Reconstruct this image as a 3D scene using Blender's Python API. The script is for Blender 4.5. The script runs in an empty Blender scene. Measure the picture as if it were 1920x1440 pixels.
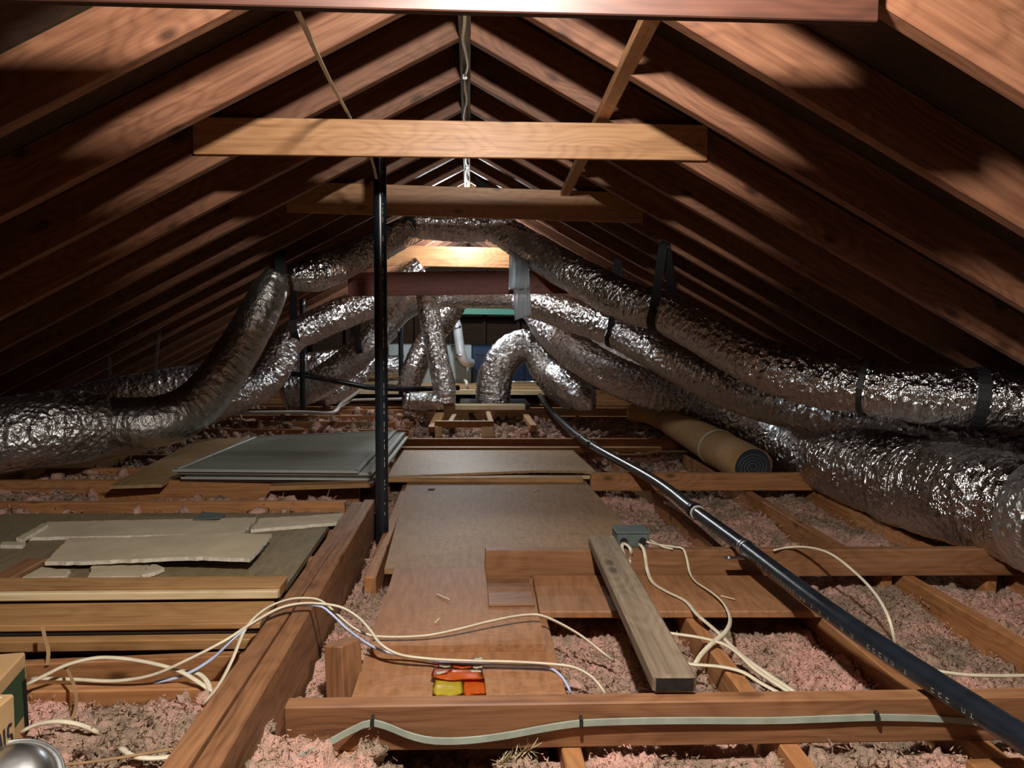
import bpy, bmesh, math, random
import numpy as np
from mathutils import Vector, Matrix, noise

random.seed(7)
C = bpy.context.scene.collection
scn = bpy.context.scene

# ------------------------------------------------------------------ camera
F = 1442.0
CAMZ = 0.71
_y = Vector((-80.0, 108.0, -F)).normalized()            # world +Y (attic axis) seen from the camera
_u = Vector((0.006, 1.0, 0.0)); _u = (_u - _y * _u.dot(_y)).normalized()
_x = _y.cross(_u).normalized()
R = Matrix((_x, _y, _u))                                  # camera -> world
cam_d = bpy.data.cameras.new('camera'); cam = bpy.data.objects.new('camera', cam_d); C.objects.link(cam)
cam_d.sensor_width = 36.0; cam_d.lens = F / 1920.0 * 36.0
cam_d.clip_start = 0.02; cam_d.clip_end = 60
cam.matrix_world = Matrix.Translation((0, 0, CAMZ)) @ R.to_4x4()
scn.camera = cam
CAM = Vector((0, 0, CAMZ))

# ------------------------------------------------------------------ light and exposure
w = bpy.data.worlds.new('world'); scn.world = w; w.use_nodes = True
w.node_tree.nodes['Background'].inputs[0].default_value = (0.5, 0.55, 0.7, 1)
w.node_tree.nodes['Background'].inputs[1].default_value = 0.0

def lamp(name, loc, power, col, rad):
    d = bpy.data.lights.new(name, 'POINT'); d.energy = power; d.color = col; d.shadow_soft_size = rad
    o = bpy.data.objects.new(name, d); o.location = loc; C.objects.link(o); return o
lamp('ridge_bulb_light', (0.05, 0.76, 1.430), 92.0, (1.0, 0.95, 0.88), 0.04)
lamp('far_bulb_light', (-0.03, 5.30, 1.38), 16.0, (0.95, 0.98, 1.0), 0.035)
lamp('furnace_fill_light', (-0.12, 6.95, 1.34), 42.0, (0.90, 0.96, 1.0), 0.035)  # unseen lamp added behind the orange tie to brighten the furnace corner
vs = scn.view_settings
vs.view_transform = 'Standard'; vs.look = 'None'; vs.gamma = 1.0; vs.use_curve_mapping = False
vs.exposure = 0.75

# ------------------------------------------------------------------ placing helpers
def ray(px, py):
    return R @ Vector((px - 960.0, 720.0 - py, -F))
def P(px, py, Y):
    d = ray(px, py); return CAM + d * (Y / d.y)
def Pz(px, py, z):
    d = ray(px, py); return CAM + d * ((z - CAMZ) / d.z)

def tag(o, label=None, cat=None, group=None, kind=None):
    if label: o['label'] = label
    if cat: o['category'] = cat
    if group: o['group'] = group
    if kind: o['kind'] = kind
    return o
def empty(name, loc, label=None, cat=None, group=None):
    o = bpy.data.objects.new(name, None); o.location = loc; o.empty_display_size = 0.05
    C.objects.link(o); return tag(o, label, cat, group)
def world_of(o):
    m = Matrix.Translation(o.location) @ o.rotation_euler.to_matrix().to_4x4()
    return world_of(o.parent) @ o.matrix_parent_inverse @ m if o.parent else m
def put(name, me, mat, parent=None, mw=None, smooth=False):
    o = bpy.data.objects.new(name, me); C.objects.link(o)
    if mat is not None:
        for m in (mat if isinstance(mat, (list, tuple)) else [mat]): me.materials.append(m)
    if mw is not None:
        o.matrix_basis = mw
    if parent is not None:
        o.parent = parent; o.matrix_parent_inverse = world_of(parent).inverted()
    if smooth:
        me.polygons.foreach_set('use_smooth', [True] * len(me.polygons))
    return o
def from_bm(name, bm, mat, parent=None, mw=None, smooth=False):
    me = bpy.data.meshes.new(name); bm.normal_update(); bm.to_mesh(me); bm.free()
    return put(name, me, mat, parent, mw, smooth)

# ------------------------------------------------------------------ materials
class NT:
    def __init__(s, name):
        s.m = bpy.data.materials.new(name); s.m.use_nodes = True
        s.t = s.m.node_tree; s.n = s.t.nodes; s.b = s.n['Principled BSDF']
    def new(s, t, **kw):
        n = s.n.new(t)
        for k, v in kw.items():
            if k in n.inputs: n.inputs[k].default_value = v
            else: setattr(n, k, v)
        return n
    def link(s, a, b): s.t.links.new(a, b)
    def ramp(s, fac, stops):
        r = s.new('ShaderNodeValToRGB'); e = r.color_ramp.elements
        while len(e) < len(stops): e.new(0.5)
        for k, (p, c) in enumerate(stops):
            e[k].position = p; e[k].color = (*c, 1)
        s.link(fac, r.inputs[0]); return r.outputs[0]
    def mix(s, fac, a, b, mode='MIX'):
        m = s.new('ShaderNodeMix', data_type='RGBA', blend_type=mode)
        if isinstance(fac, (int, float)): m.inputs[0].default_value = fac
        else: s.link(fac, m.inputs[0])
        for i, v in ((6, a), (7, b)):
            if isinstance(v, tuple): m.inputs[i].default_value = (*v, 1)
            else: s.link(v, m.inputs[i])
        return m.outputs[2]
    def math(s, op, a, b=0.0):
        m = s.new('ShaderNodeMath', operation=op)
        for i, v in ((0, a), (1, b)):
            if isinstance(v, (int, float)): m.inputs[i].default_value = v
            else: s.link(v, m.inputs[i])
        return m.outputs[0]
    def noise(s, vec, scale, detail=3.0, rough=0.55, dist=0.0):
        n = s.new('ShaderNodeTexNoise', Scale=scale, Detail=detail, Roughness=rough, Distortion=dist)
        if vec is not None: s.link(vec, n.inputs['Vector'])
        return n.outputs['Fac']
    def mapping(s, vec, scale=(1, 1, 1), loc=(0, 0, 0)):
        m = s.new('ShaderNodeMapping'); m.inputs['Scale'].default_value = scale; m.inputs['Location'].default_value = loc
        s.link(vec, m.inputs['Vector']); return m.outputs[0]
    def bump(s, h, strength=0.3, dist=0.01):
        b = s.new('ShaderNodeBump', Strength=strength, Distance=dist); s.link(h, b.inputs['Height'])
        s.link(b.outputs[0], s.b.inputs['Normal']); return b
    def set(s, **kw):
        for k, v in kw.items():
            k = k.replace('_', ' ')
            if isinstance(v, (int, float)): s.b.inputs[k].default_value = v
            elif isinstance(v, tuple): s.b.inputs[k].default_value = (*v, 1) if len(v) == 3 else v
            else: s.link(v, s.b.inputs[k])
        return s.m

def srgb(r, g, b):
    f = lambda v: (v / 255 / 12.92) if v <= 10 else ((v / 255 + 0.055) / 1.055) ** 2.4
    return (f(r), f(g), f(b))

def wood(name, dark, mid, light, rough=0.55, knots=1.0, vary=0.25, bump=0.25, stain=0.35):
    m = NT(name)
    tc = m.new('ShaderNodeTexCoord'); oi = m.new('ShaderNodeObjectInfo')
    off = m.math('MULTIPLY', oi.outputs['Random'], 37.0)
    cv = m.new('ShaderNodeCombineXYZ')
    for i in range(3): m.link(off, cv.inputs[i])
    va = m.new('ShaderNodeVectorMath', operation='ADD'); m.link(tc.outputs['Object'], va.inputs[0]); m.link(cv.outputs[0], va.inputs[1])
    v = va.outputs[0]
    # knots: stretched cells along the board, grain bends round them
    sx = m.new('ShaderNodeSeparateXYZ'); m.link(v, sx.inputs[0]); kc = m.new('ShaderNodeCombineXYZ')
    m.link(m.math('MULTIPLY', sx.outputs[0], 3.4), kc.inputs[0]); m.link(m.math('MULTIPLY', m.math('ADD', sx.outputs[1], sx.outputs[2]), 7.0), kc.inputs[1])
    vo = m.new('ShaderNodeTexVoronoi', voronoi_dimensions='2D', Scale=1.0, Randomness=1.0); m.link(kc.outputs[0], vo.inputs['Vector'])
    kd = vo.outputs['Distance']
    near = m.new('ShaderNodeMapRange'); near.inputs[1].default_value = 0.0; near.inputs[2].default_value = 0.55
    near.inputs[3].default_value = 1.0; near.inputs[4].default_value = 0.0; m.link(kd, near.inputs[0])
    n1 = m.noise(m.mapping(v, (0.9, 7, 7)), 1.0, 2.0)
    rings = m.math('ADD', m.math('MULTIPLY', n1, 11.0), m.math('MULTIPLY', near.outputs[0], 3.0 * knots))
    n2 = m.noise(m.mapping(v, (3.0, 90, 90)), 1.0, 3.0, 0.6)
    saw = m.math('ABSOLUTE', m.math('SINE', m.math('MULTIPLY', rings, 3.14159)))
    n3 = m.noise(m.mapping(v, (1.2, 16, 16)), 1.0, 3.0, 0.6)
    g = m.math('ADD', m.math('ADD', m.math('MULTIPLY', saw, 0.11), m.math('MULTIPLY', n2, 0.53)), m.math('MULTIPLY', n3, 0.34))
    col = m.ramp(g, [(0.22, dark), (0.5, mid), (0.78, light)])
    kn = m.new('ShaderNodeMapRange'); kn.inputs[1].default_value = 0.035; kn.inputs[2].default_value = 0.12
    kn.inputs[3].default_value = 0.75 * knots; kn.inputs[4].default_value = 0.0; m.link(kd, kn.inputs[0])
    pick = m.math('GREATER_THAN', vo.outputs['Color'], 0.62)
    col = m.mix(m.math('MULTIPLY', kn.outputs[0], pick), col, tuple(c * 0.35 for c in dark))
    st = m.noise(m.mapping(v, (1.3, 5, 5)), 1.7, 4.0, 0.6)
    col = m.mix(m.math('MULTIPLY', m.ramp(st, [(0.45, (0, 0, 0)), (0.75, (1, 1, 1))]), stain), col, tuple(c * 0.5 for c in dark))
    hs = m.new('ShaderNodeHueSaturation'); m.link(col, hs.inputs['Color'])
    rv = m.new('ShaderNodeMapRange'); m.link(oi.outputs['Random'], rv.inputs[0])
    rv.inputs[3].default_value = 1 - vary; rv.inputs[4].default_value = 1 + vary
    m.link(rv.outputs[0], hs.inputs['Value'])
    m.bump(m.math('ADD', n2, m.math('MULTIPLY', saw, 0.1)), bump, 0.004)
    return m.set(Base_Color=hs.outputs[0], Roughness=rough, Specular_IOR_Level=0.35)

W_RAFT = wood('rafter_wood', srgb(74, 44, 30), srgb(124, 82, 59), srgb(160, 113, 84), 0.5, 1.0, 0.16)
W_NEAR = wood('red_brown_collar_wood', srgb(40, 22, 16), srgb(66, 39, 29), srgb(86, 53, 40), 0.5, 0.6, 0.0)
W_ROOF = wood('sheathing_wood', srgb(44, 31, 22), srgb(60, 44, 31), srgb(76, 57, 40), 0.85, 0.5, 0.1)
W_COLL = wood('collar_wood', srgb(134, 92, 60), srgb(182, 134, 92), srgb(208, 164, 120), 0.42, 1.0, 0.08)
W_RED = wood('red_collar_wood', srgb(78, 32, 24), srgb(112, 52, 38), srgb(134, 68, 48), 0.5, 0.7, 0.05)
W_JOIST = wood('joist_wood', srgb(106, 68, 40), srgb(160, 110, 68), srgb(188, 138, 92), 0.6, 1.0, 0.14)
W_BEAM = wood('beam_wood', srgb(86, 55, 35), srgb(138, 96, 64), srgb(166, 123, 88), 0.55, 0.8, 0.06)
W_PLANK = wood('plank_wood', srgb(118, 82, 48), srgb(168, 126, 80), srgb(198, 156, 106), 0.55, 0.6, 0.1)
W_GREY = wood('weathered_wood', srgb(74, 62, 50), srgb(128, 112, 92), srgb(156, 140, 118), 0.75, 0.9, 0.02, 0.5)
W_PALE = wood('pale_wood', srgb(176, 152, 112), srgb(220, 198, 156), srgb(236, 220, 184), 0.6, 0.4, 0.06)
W_END = wood('dark_end_wood', srgb(24, 19, 17), srgb(38, 31, 28), srgb(52, 44, 40), 0.8, 0.0, 0.0)

def plywood(name, a, b, c, fig=1.0, rough=0.55):
    m = NT(name); tc = m.new('ShaderNodeTexCoord'); oi = m.new('ShaderNodeObjectInfo')
    v = tc.outputs['Object']
    n1 = m.noise(m.mapping(v, (3.5, 7, 5)), 1.5, 4.0, 0.6, 0.9)
    rings = m.math('ABSOLUTE', m.math('SINE', m.math('MULTIPLY', n1, 34.0)))
    n2 = m.noise(m.mapping(v, (60, 9, 30)), 1.0, 3.0)
    patch = m.noise(v, 1.3, 3.0)
    msk = m.ramp(patch, [(0.42, (0, 0, 0)), (0.62, (1, 1, 1))])
    g = m.math('ADD', m.math('MULTIPLY', m.math('MULTIPLY', rings, msk), 0.35 * fig), m.math('MULTIPLY', n2, 0.65))
    col = m.ramp(g, [(0.1, a), (0.45, b), (0.85, c)])
    d = m.noise(v, 9.0, 5.0, 0.7)
    col = m.mix(m.math('MULTIPLY', m.ramp(d, [(0.5, (0, 0, 0)), (0.8, (1, 1, 1))]), 0.35), col, tuple(x * 0.55 for x in a))
    m.bump(n2, 0.15, 0.003)
    return m.set(Base_Color=col, Roughness=rough, Specular_IOR_Level=0.35)
PLY = plywood('plywood', srgb(112, 82, 54), srgb(152, 118, 80), srgb(174, 140, 100), 1.0, 0.62)
PLY_RED = plywood('warm_plywood', srgb(116, 78, 50), srgb(158, 112, 76), srgb(180, 136, 98), 0.5, 0.6)
PLY_DARK = plywood('dark_plywood', srgb(96, 84, 62), srgb(130, 116, 88), srgb(150, 136, 106), 0.5)
PLY_TAN = plywood('tan_plywood', srgb(120, 92, 60), srgb(160, 128, 88), srgb(178, 146, 104), 1.0)

def plain(name, col, rough=0.6, metal=0.0, nz=0.12, scale=30.0, bump=0.0, spec=0.5):
    m = NT(name); tc = m.new('ShaderNodeTexCoord')
    n = m.noise(tc.outputs['Object'], scale, 4.0, 0.6)
    lo = tuple(c * (1 - nz * 2) for c in col); hi = tuple(min(1, c * (1 + nz * 2)) for c in col)
    c = m.ramp(n, [(0.3, lo), (0.7, hi)])
    if bump: m.bump(n, bump, 0.01)
    return m.set(Base_Color=c, Roughness=rough, Metallic=metal, Specular_IOR_Level=spec)

def foil(name, base=0.72, rough=0.17, ribs=1.0, tint=(1, 1, 1), bs=1.0):
    m = NT(name); uv = m.new('ShaderNodeUVMap'); tc = m.new('ShaderNodeTexCoord')
    u = uv.outputs[0]                                     # u: metres along the duct, v: metres round it
    wr = m.noise(m.mapping(u, (42 * ribs, 9, 1)), 1.0, 4.0, 0.65, 0.6)
    cr = m.new('ShaderNodeTexVoronoi', Scale=38.0, feature='F1'); m.link(tc.outputs['Object'], cr.inputs['Vector'])
    big = m.noise(tc.outputs['Object'], 14.0, 3.0, 0.6, 0.8)
    h = m.math('ADD', m.math('MULTIPLY', wr, 0.7 if ribs > 0.4 else 0.25), m.math('MULTIPLY', cr.outputs['Distance'], 0.30))
    h = m.math('ADD', h, m.math('MULTIPLY', big, 0.7))
    m.bump(h, bs, 0.03)
    ag = m.noise(tc.outputs['Object'], 5.0, 4.0)
    rr = m.new('ShaderNodeMapRange'); m.link(ag, rr.inputs[0]); rr.inputs[3].default_value = rough * 0.75; rr.inputs[4].default_value = rough * 1.5
    c = tuple(base * t for t in tint)
    return m.set(Base_Color=m.ramp(ag, [(0.3, tuple(x * 0.82 for x in c)), (0.7, c)]), Metallic=1.0, Roughness=rr.outputs[0])
FOIL = foil('silver_foil_jacket', 0.78, 0.15)
FOIL_SMOOTH = foil('silver_foil_wrap', 0.80, 0.36, 0.35)
FOIL_SATIN = foil('satin_foil_jacket', 0.62, 0.36, 0.8, (1, .98, .94), 0.4)
FOIL_DARK = foil('dull_foil_jacket', 0.6, 0.26, 1.0)
BLACK = plain('black_abs_plastic', (0.010, 0.014, 0.020), 0.28, 0, 0.2, 12)
STRAP = plain('black_webbing', (0.008, 0.008, 0.009), 0.6, 0, 0.1, 60)
CREAM = plain('cream_cable_sheath', srgb(208, 198, 172), 0.45, 0, 0.06, 20)
BLUEW = plain('bluish_cable_sheath', srgb(176, 190, 222), 0.4, 0, 0.06, 20)
GREYC = plain('grey_green_cable_sheath', srgb(150, 160, 146), 0.5, 0, 0.08, 20)
WHITE_PVC = plain('white_pvc', srgb(196, 192, 180), 0.4, 0, 0.06, 10)
GALV = plain('galvanised_steel', (0.55, 0.57, 0.6), 0.32, 1.0, 0.12, 18)
CABINET = plain('grey_furnace_paint', srgb(150, 160, 160), 0.5, 0.2, 0.05, 6)
NAVY = plain('navy_furnace_paint', srgb(20, 42, 68), 0.4, 0.1, 0.06, 8)
TEAL = plain('plain_green_board', srgb(96, 176, 150), 0.5, 0, 0.06, 10)  # one flat green for the far board
BOXGREY = plain('grey_pvc_box', srgb(86, 96, 94), 0.5, 0, 0.06, 30)
NEAR_BLACK = plain('near_black', (0.008, 0.008, 0.009), 0.9)
GYPSUM = plain('broken_gypsum', srgb(206, 198, 180), 0.9, 0, 0.08, 60, 0.4)
PAPER = plain('drywall_paper', srgb(180, 166, 138), 0.85, 0, 0.07, 7, 0.05)
KRAFT = plain('tan_carpet_roll', srgb(158, 122, 78), 0.9, 0, 0.10, 90, 0.3)
PAD = plain('grey_blue_roll_core', srgb(40, 44, 56), 0.9, 0, 0.12, 50)
CARD = plain('cardboard', srgb(168, 134, 92), 0.8, 0, 0.05, 25)
GREEN = plain('green_carton_print', srgb(62, 92, 62), 0.6, 0, 0.05, 20)
INK = plain('black_marker_ink', (0.012, 0.01, 0.01), 0.7)
MESHG = NT('grey_screen_mesh')
_tc = MESHG.new('ShaderNodeTexCoord')
_br = MESHG.noise(MESHG.mapping(_tc.outputs['Object'], (0.7, 9, 1)), 3.0, 3.0)
MESHG = MESHG.set(Base_Color=MESHG.ramp(_br, [(0.3, srgb(116, 120, 108)), (0.7, srgb(142, 145, 130))]), Roughness=0.55)
SCRFRAME = plain('aluminium_screen_frame', srgb(176, 182, 176), 0.4, 0.3, 0.04, 20)
ORANGE = plain('orange_wrapper', srgb(226, 112, 38), 0.25, 0, 0.05, 20, 0.1)
YELLOW = plain('yellow_wrapper', srgb(216, 196, 60), 0.25, 0, 0.05, 20, 0.1)
WHITEW = plain('white_wrapper', srgb(226, 216, 198), 0.3, 0, 0.04, 20, 0.1)
PINKW = plain('pink_wrapper', srgb(220, 130, 110), 0.3, 0, 0.05, 20, 0.1)
STRAW = plain('dry_fibre', srgb(216, 204, 172), 0.85, 0, 0.1, 40)
TWINE = plain('tan_binding_strip', srgb(150, 118, 82), 0.75, 0, 0.1, 30)
_p = NT('clear_plastic_film'); _n = _p.noise(_p.mapping(_p.new('ShaderNodeTexCoord').outputs['Object'], (40, 40, 4)), 1.0, 3.0)
_p.bump(_n, 0.5, 0.01)
FILM = _p.set(Base_Color=srgb(206, 214, 218), Roughness=0.35, Transmission_Weight=0.12, IOR=1.2, Alpha=0.92)

def insul():
    m = NT('pink_fibreglass'); g = m.new('ShaderNodeNewGeometry')
    v = g.outputs['Position']
    a = m.noise(v, 4.2, 3.0, 0.6); b = m.noise(v, 26.0, 4.0, 0.7); c = m.noise(v, 130.0, 2.0)
    f = m.math('ADD', m.math('MULTIPLY', a, 0.62), m.math('MULTIPLY', b, 0.38))
    col = m.ramp(f, [(0.36, srgb(120, 106, 90)), (0.46, srgb(170, 146, 126)), (0.54, srgb(208, 168, 150)), (0.63, srgb(228, 174, 158)), (0.74, srgb(232, 196, 178))])
    col = m.mix(m.math('MULTIPLY', c, 0.35), col, srgb(120, 92, 78))
    d = m.noise(v, 340.0, 2.0)
    m.bump(m.math('ADD', m.math('ADD', c, m.math('MULTIPLY', d, 0.6)), m.math('MULTIPLY', b, 1.2)), 0.9, 0.009)
    return m.set(Base_Color=col, Roughness=0.95, Specular_IOR_Level=0.1)
PINK = insul()

# ------------------------------------------------------------------ shape helpers
def timber(name, a, b, w, h, mat, parent=None, up=(0, 0, 1), top=False, bev=0.003, endmat=None, twist=0.0):
    """A sawn board from a to b: local X runs along it, w wide, h high."""
    a, b = Vector(a), Vector(b); x = (b - a); L = x.length; x.normalize()
    u = Vector(up); y = u.cross(x).normalized(); z = x.cross(y)
    if twist: y, z = (y * math.cos(twist) + z * math.sin(twist)), (z * math.cos(twist) - y * math.sin(twist))
    c = (a + b) / 2 - (z * (h / 2) if top else Vector())
    mw = Matrix((x, y, z)).transposed().to_4x4(); mw.translation = c
    bm = bmesh.new(); bmesh.ops.create_cube(bm, size=1.0)
    for v in bm.verts: v.co = Vector((v.co.x * L, v.co.y * w, v.co.z * h))
    if bev: bmesh.ops.bevel(bm, geom=bm.edges[:], offset=min(bev, w * .3, h * .3), segments=1, affect='EDGES')
    mats = [mat]
    if endmat:
        mats.append(endmat); bm.normal_update()
        for f in bm.faces:
            if abs(f.normal.x) > 0.9: f.material_index = 1
    return from_bm(name, bm, mats, parent, mw)

def box(name, lo, hi, mat, parent=None, bev=0.002):
    lo, hi = Vector(lo), Vector(hi)
    bm = bmesh.new(); bmesh.ops.create_cube(bm, size=1.0); s = hi - lo
    for v in bm.verts: v.co = Vector((v.co.x * s.x, v.co.y * s.y, v.co.z * s.z))
    if bev: bmesh.ops.bevel(bm, geom=bm.edges[:], offset=min(bev, min(s) * .3), segments=1, affect='EDGES')
    return from_bm(name, bm, mat, parent, Matrix.Translation((lo + hi) / 2))

def smooth_path(pts, step):
    pts = [Vector(p) for p in pts]
    if len(pts) < 3: dense = pts
    else:
        q = [pts[0] * 2 - pts[1]] + pts + [pts[-1] * 2 - pts[-2]]
        dense = []
        for i in range(1, len(q) - 2):
            p0, p1, p2, p3 = q[i - 1:i + 3]
            n = max(4, int((p2 - p1).length / (step * 0.4)))
            for k in range(n):
                t = k / n
                dense.append(0.5 * ((2 * p1) + (p2 - p0) * t + (2 * p0 - 5 * p1 + 4 * p2 - p3) * t * t + (3 * p1 - p0 - 3 * p2 + p3) * t ** 3))
        dense.append(pts[-1])
    out = [dense[0]]; acc = 0.0; cum = [0.0]
    for a, b in zip(dense, dense[1:]): cum.append(cum[-1] + (b - a).length)
    L = cum[-1]; n = max(2, int(round(L / step))); j = 0; out = []
    for k in range(n + 1):
        s = L * k / n
        while j < len(dense) - 2 and cum[j + 1] < s: j += 1
        d = cum[j + 1] - cum[j]
        out.append(dense[j].lerp(dense[j + 1], 0 if d == 0 else (s - cum[j]) / d))
    return out, L

def sweep(name, pts, rad, mat, parent=None, step=0.02, seg=10, flat=1.0, disp=None, cap=True, tkey=None, centre=None):
    """A tube along pts. rad: number or list of radii at the given points. flat squashes it upright."""
    path, L = smooth_path(pts, step); n = len(path)
    if not isinstance(rad, (int, float)):
        P0 = [Vector(p) for p in pts]; cum = [0.0]
        for a, b in zip(P0, P0[1:]): cum.append(cum[-1] + (b - a).length)
        xs = [c / cum[-1] for c in cum]
        rr = np.interp(np.linspace(0, 1, n), xs, rad)
    else: rr = [rad] * n
    c0 = Vector(centre) if centre is not None else path[0].copy()
    verts, uvs = [], []
    t = (path[1] - path[0]).normalized(); ref = Vector((0, 0, 1)) if abs(t.z) < 0.9 else Vector((0, 1, 0))
    side = t.cross(ref).normalized()
    s = 0.0
    for i, p in enumerate(path):
        t = (path[min(i + 1, n - 1)] - path[max(i - 1, 0)]).normalized()
        side = (side - t * side.dot(t)).normalized(); upv = side.cross(t)
        if i: s += (p - path[i - 1]).length
        for k in range(seg):
            a = 2 * math.pi * k / seg
            d = side * math.cos(a) + upv * (math.sin(a) * flat)
            r = rr[i]
            if disp: r = disp(r, s, a, p, L)
            verts.append(p + d * r - c0); uvs.append((s, a * rr[i]))
    faces, fuv = [], []
    for i in range(n - 1):
        for k in range(seg):
            k2 = (k + 1) % seg
            faces.append((i * seg + k, i * seg + k2, (i + 1) * seg + k2, (i + 1) * seg + k))
            s0, s1 = uvs[i * seg][0], uvs[(i + 1) * seg][0]
            v0, v1 = uvs[i * seg + k][1], (uvs[i * seg + k][1] + 2 * math.pi * rr[i] / seg)
            fuv += [(s0, v0), (s0, v1), (s1, v1), (s1, v0)]
    if cap:
        faces.append(tuple(reversed(range(seg)))); fuv += [(0, 0)] * seg
        faces.append(tuple((n - 1) * seg + k for k in range(seg))); fuv += [(L, 0)] * seg
    me = bpy.data.meshes.new(name); me.from_pydata([tuple(v) for v in verts], [], faces)
    ul = me.uv_layers.new(name='UVMap'); ul.data.foreach_set('uv', [c for q in fuv for c in q])
    me.update()
    return put(name, me, mat, parent, Matrix.Translation(c0), True)

def plate(name, top, thick, mats, parent=None, jag=0.0, seed=0, curl=None, div=1):
    """A sheet with a polygon outline (top corners in 3-D), thickness downwards; jag breaks its edges."""
    top = [Vector(p) for p in top]; rnd = random.Random(seed); out = []
    for a, b in zip(top, top[1:] + top[:1]):
        n = max(1, int((b - a).length / 0.02)) if jag else div
        for k in range(n):
            p = a.lerp(b, k / n)
            if jag and k: p = p + Vector((rnd.uniform(-jag, jag), rnd.uniform(-jag, jag), 0))
            if curl: p = p + Vector((0, 0, curl(p)))
            out.append(p)
    c0 = sum(out, Vector()) / len(out); n = len(out)
    bm = bmesh.new()
    tv = [bm.verts.new(p - c0) for p in out]; bv = [bm.verts.new(p - c0 - Vector((0, 0, thick))) for p in out]
    f = bm.faces.new(tv); g = bm.faces.new(list(reversed(bv))); sides = []
    for i in range(n): sides.append(bm.faces.new((tv[i], bv[i], bv[(i + 1) % n], tv[(i + 1) % n])))
    bm.normal_update()
    if f.normal.z < 0: bmesh.ops.reverse_faces(bm, faces=bm.faces[:])
    if isinstance(mats, (list, tuple)):
        for q in sides: q.material_index = 1
    if n > 4: bmesh.ops.triangulate(bm, faces=[f, g])
    return from_bm(name, bm, mats, parent, Matrix.Translation(c0))

def cyl(bm, p0, p1, r0, r1=None, seg=16, cap=True):
    p0, p1 = Vector(p0), Vector(p1); r1 = r0 if r1 is None else r1
    t = (p1 - p0).normalized(); s = t.cross(Vector((0, 0, 1)) if abs(t.z) < 0.9 else Vector((0, 1, 0))).normalized(); u = s.cross(t)
    A = [bm.verts.new(p0 + (s * math.cos(2 * math.pi * k / seg) + u * math.sin(2 * math.pi * k / seg)) * r0) for k in range(seg)]
    B = [bm.verts.new(p1 + (s * math.cos(2 * math.pi * k / seg) + u * math.sin(2 * math.pi * k / seg)) * r1) for k in range(seg)]
    for k in range(seg): bm.faces.new((A[k], A[(k + 1) % seg], B[(k + 1) % seg], B[k]))
    if cap: bm.faces.new(list(reversed(A))); bm.faces.new(B)
    bmesh.ops.recalc_face_normals(bm, faces=bm.faces[:])
def bm_box(bm, lo, hi):
    lo, hi = Vector(lo), Vector(hi); g = bmesh.ops.create_cube(bm, size=1.0); s = hi - lo; c = (lo + hi) / 2
    for v in g['verts']: v.co = Vector((v.co.x * s.x, v.co.y * s.y, v.co.z * s.z)) + c

# ------------------------------------------------------------------ the shell
XR, ZR, PITCH = -0.02, 1.63, 0.535          # ridge x, underside of rafters at the ridge, roof slope
Y0, Y1, EAVE = -1.6, 9.3, 3.30
RV = 0.15                                     # rafter depth measured upright
ceiling = empty('ceiling', (XR, 0, ZR + RV)); ceiling['kind'] = 'structure'
for sgn in (-1, 1):
    bm = bmesh.new()
    z0 = ZR + RV; z1 = z0 - PITCH * EAVE
    q = []
    for dz in (0, 0.02):
        q += [bm.verts.new((XR, Y0, z0 + dz)), bm.verts.new((XR + sgn * EAVE, Y0, z1 + dz)),
              bm.verts.new((XR + sgn * EAVE, Y1, z1 + dz)), bm.verts.new((XR, Y1, z0 + dz))]
    for f in ((0, 1, 2, 3), (4, 5, 6, 7), (0, 1, 5, 4), (2, 3, 7, 6), (1, 2, 6, 5), (0, 3, 7, 4)): bm.faces.new([q[i] for i in f])
    bmesh.ops.recalc_face_normals(bm, faces=bm.faces[:])
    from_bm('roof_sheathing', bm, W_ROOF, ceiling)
RAFT0, RS = 2.537, 0.4064
th = math.atan(PITCH); rd = RV * math.cos(th)
for k in range(-8, 17):
    y = RAFT0 + RS * k
    for sgn in (-1, 1):
        jz = random.uniform(-.004, .004); jy = random.uniform(-.006, .006)
        a = Vector((XR + sgn * 0.022, y + jy, ZR + RV / 2 - 0.012 + jz)); b = Vector((XR + sgn * EAVE, y, ZR + RV / 2 - PITCH * EAVE))
        timber('rafter', a, b, 0.038, rd, W_RAFT, ceiling, bev=0.002)
timber('ridge_board', (XR, Y0, 1.71), (XR, Y1, 1.71), 0.038, 0.185, W_GREY, ceiling)

floor = from_bm('floor', (lambda bm: (bm_box(bm, (-3.4, Y0, -0.27), (3.4, Y1, -0.25)), bm)[1])(bmesh.new()), W_ROOF)
floor['kind'] = 'structure'
def gable(name, y):
    bm = bmesh.new(); q = []
    for yy in (y, y + 0.03):
        q += [bm.verts.new((-3.4, yy, -0.25)), bm.verts.new((3.4, yy, -0.25)), bm.verts.new((3.4, yy, 0.0)), bm.verts.new((XR, yy, ZR + RV)), bm.verts.new((-3.4, yy, 0.0))]
    bm.faces.new(q[:5]); bm.faces.new(list(reversed(q[5:])))
    for i in range(5): bm.faces.new((q[i], q[(i + 1) % 5], q[5 + (i + 1) % 5], q[5 + i]))
    bmesh.ops.recalc_face_normals(bm, faces=bm.faces[:])
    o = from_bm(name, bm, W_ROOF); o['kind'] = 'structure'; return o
wb = gable('wall_back', Y1); gable('wall_front', Y0 - 0.03)
for k in range(-6, 7):
    x = XR + 0.2 + 0.406 * k
    timber('stud', (x, Y1 - 0.045, -0.2), (x, Y1 - 0.045, ZR + RV - abs(x - XR) * PITCH - 0.02), 0.038, 0.085, W_ROOF, wb, up=(0, 1, 0))
def eave(name, x):
    o = box(name, (x - .015, Y0, -0.27), (x + .015, Y1, 0.06), W_ROOF); o['kind'] = 'structure'
eave('wall_left', -3.32); eave('wall_right', 3.28)

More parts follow.
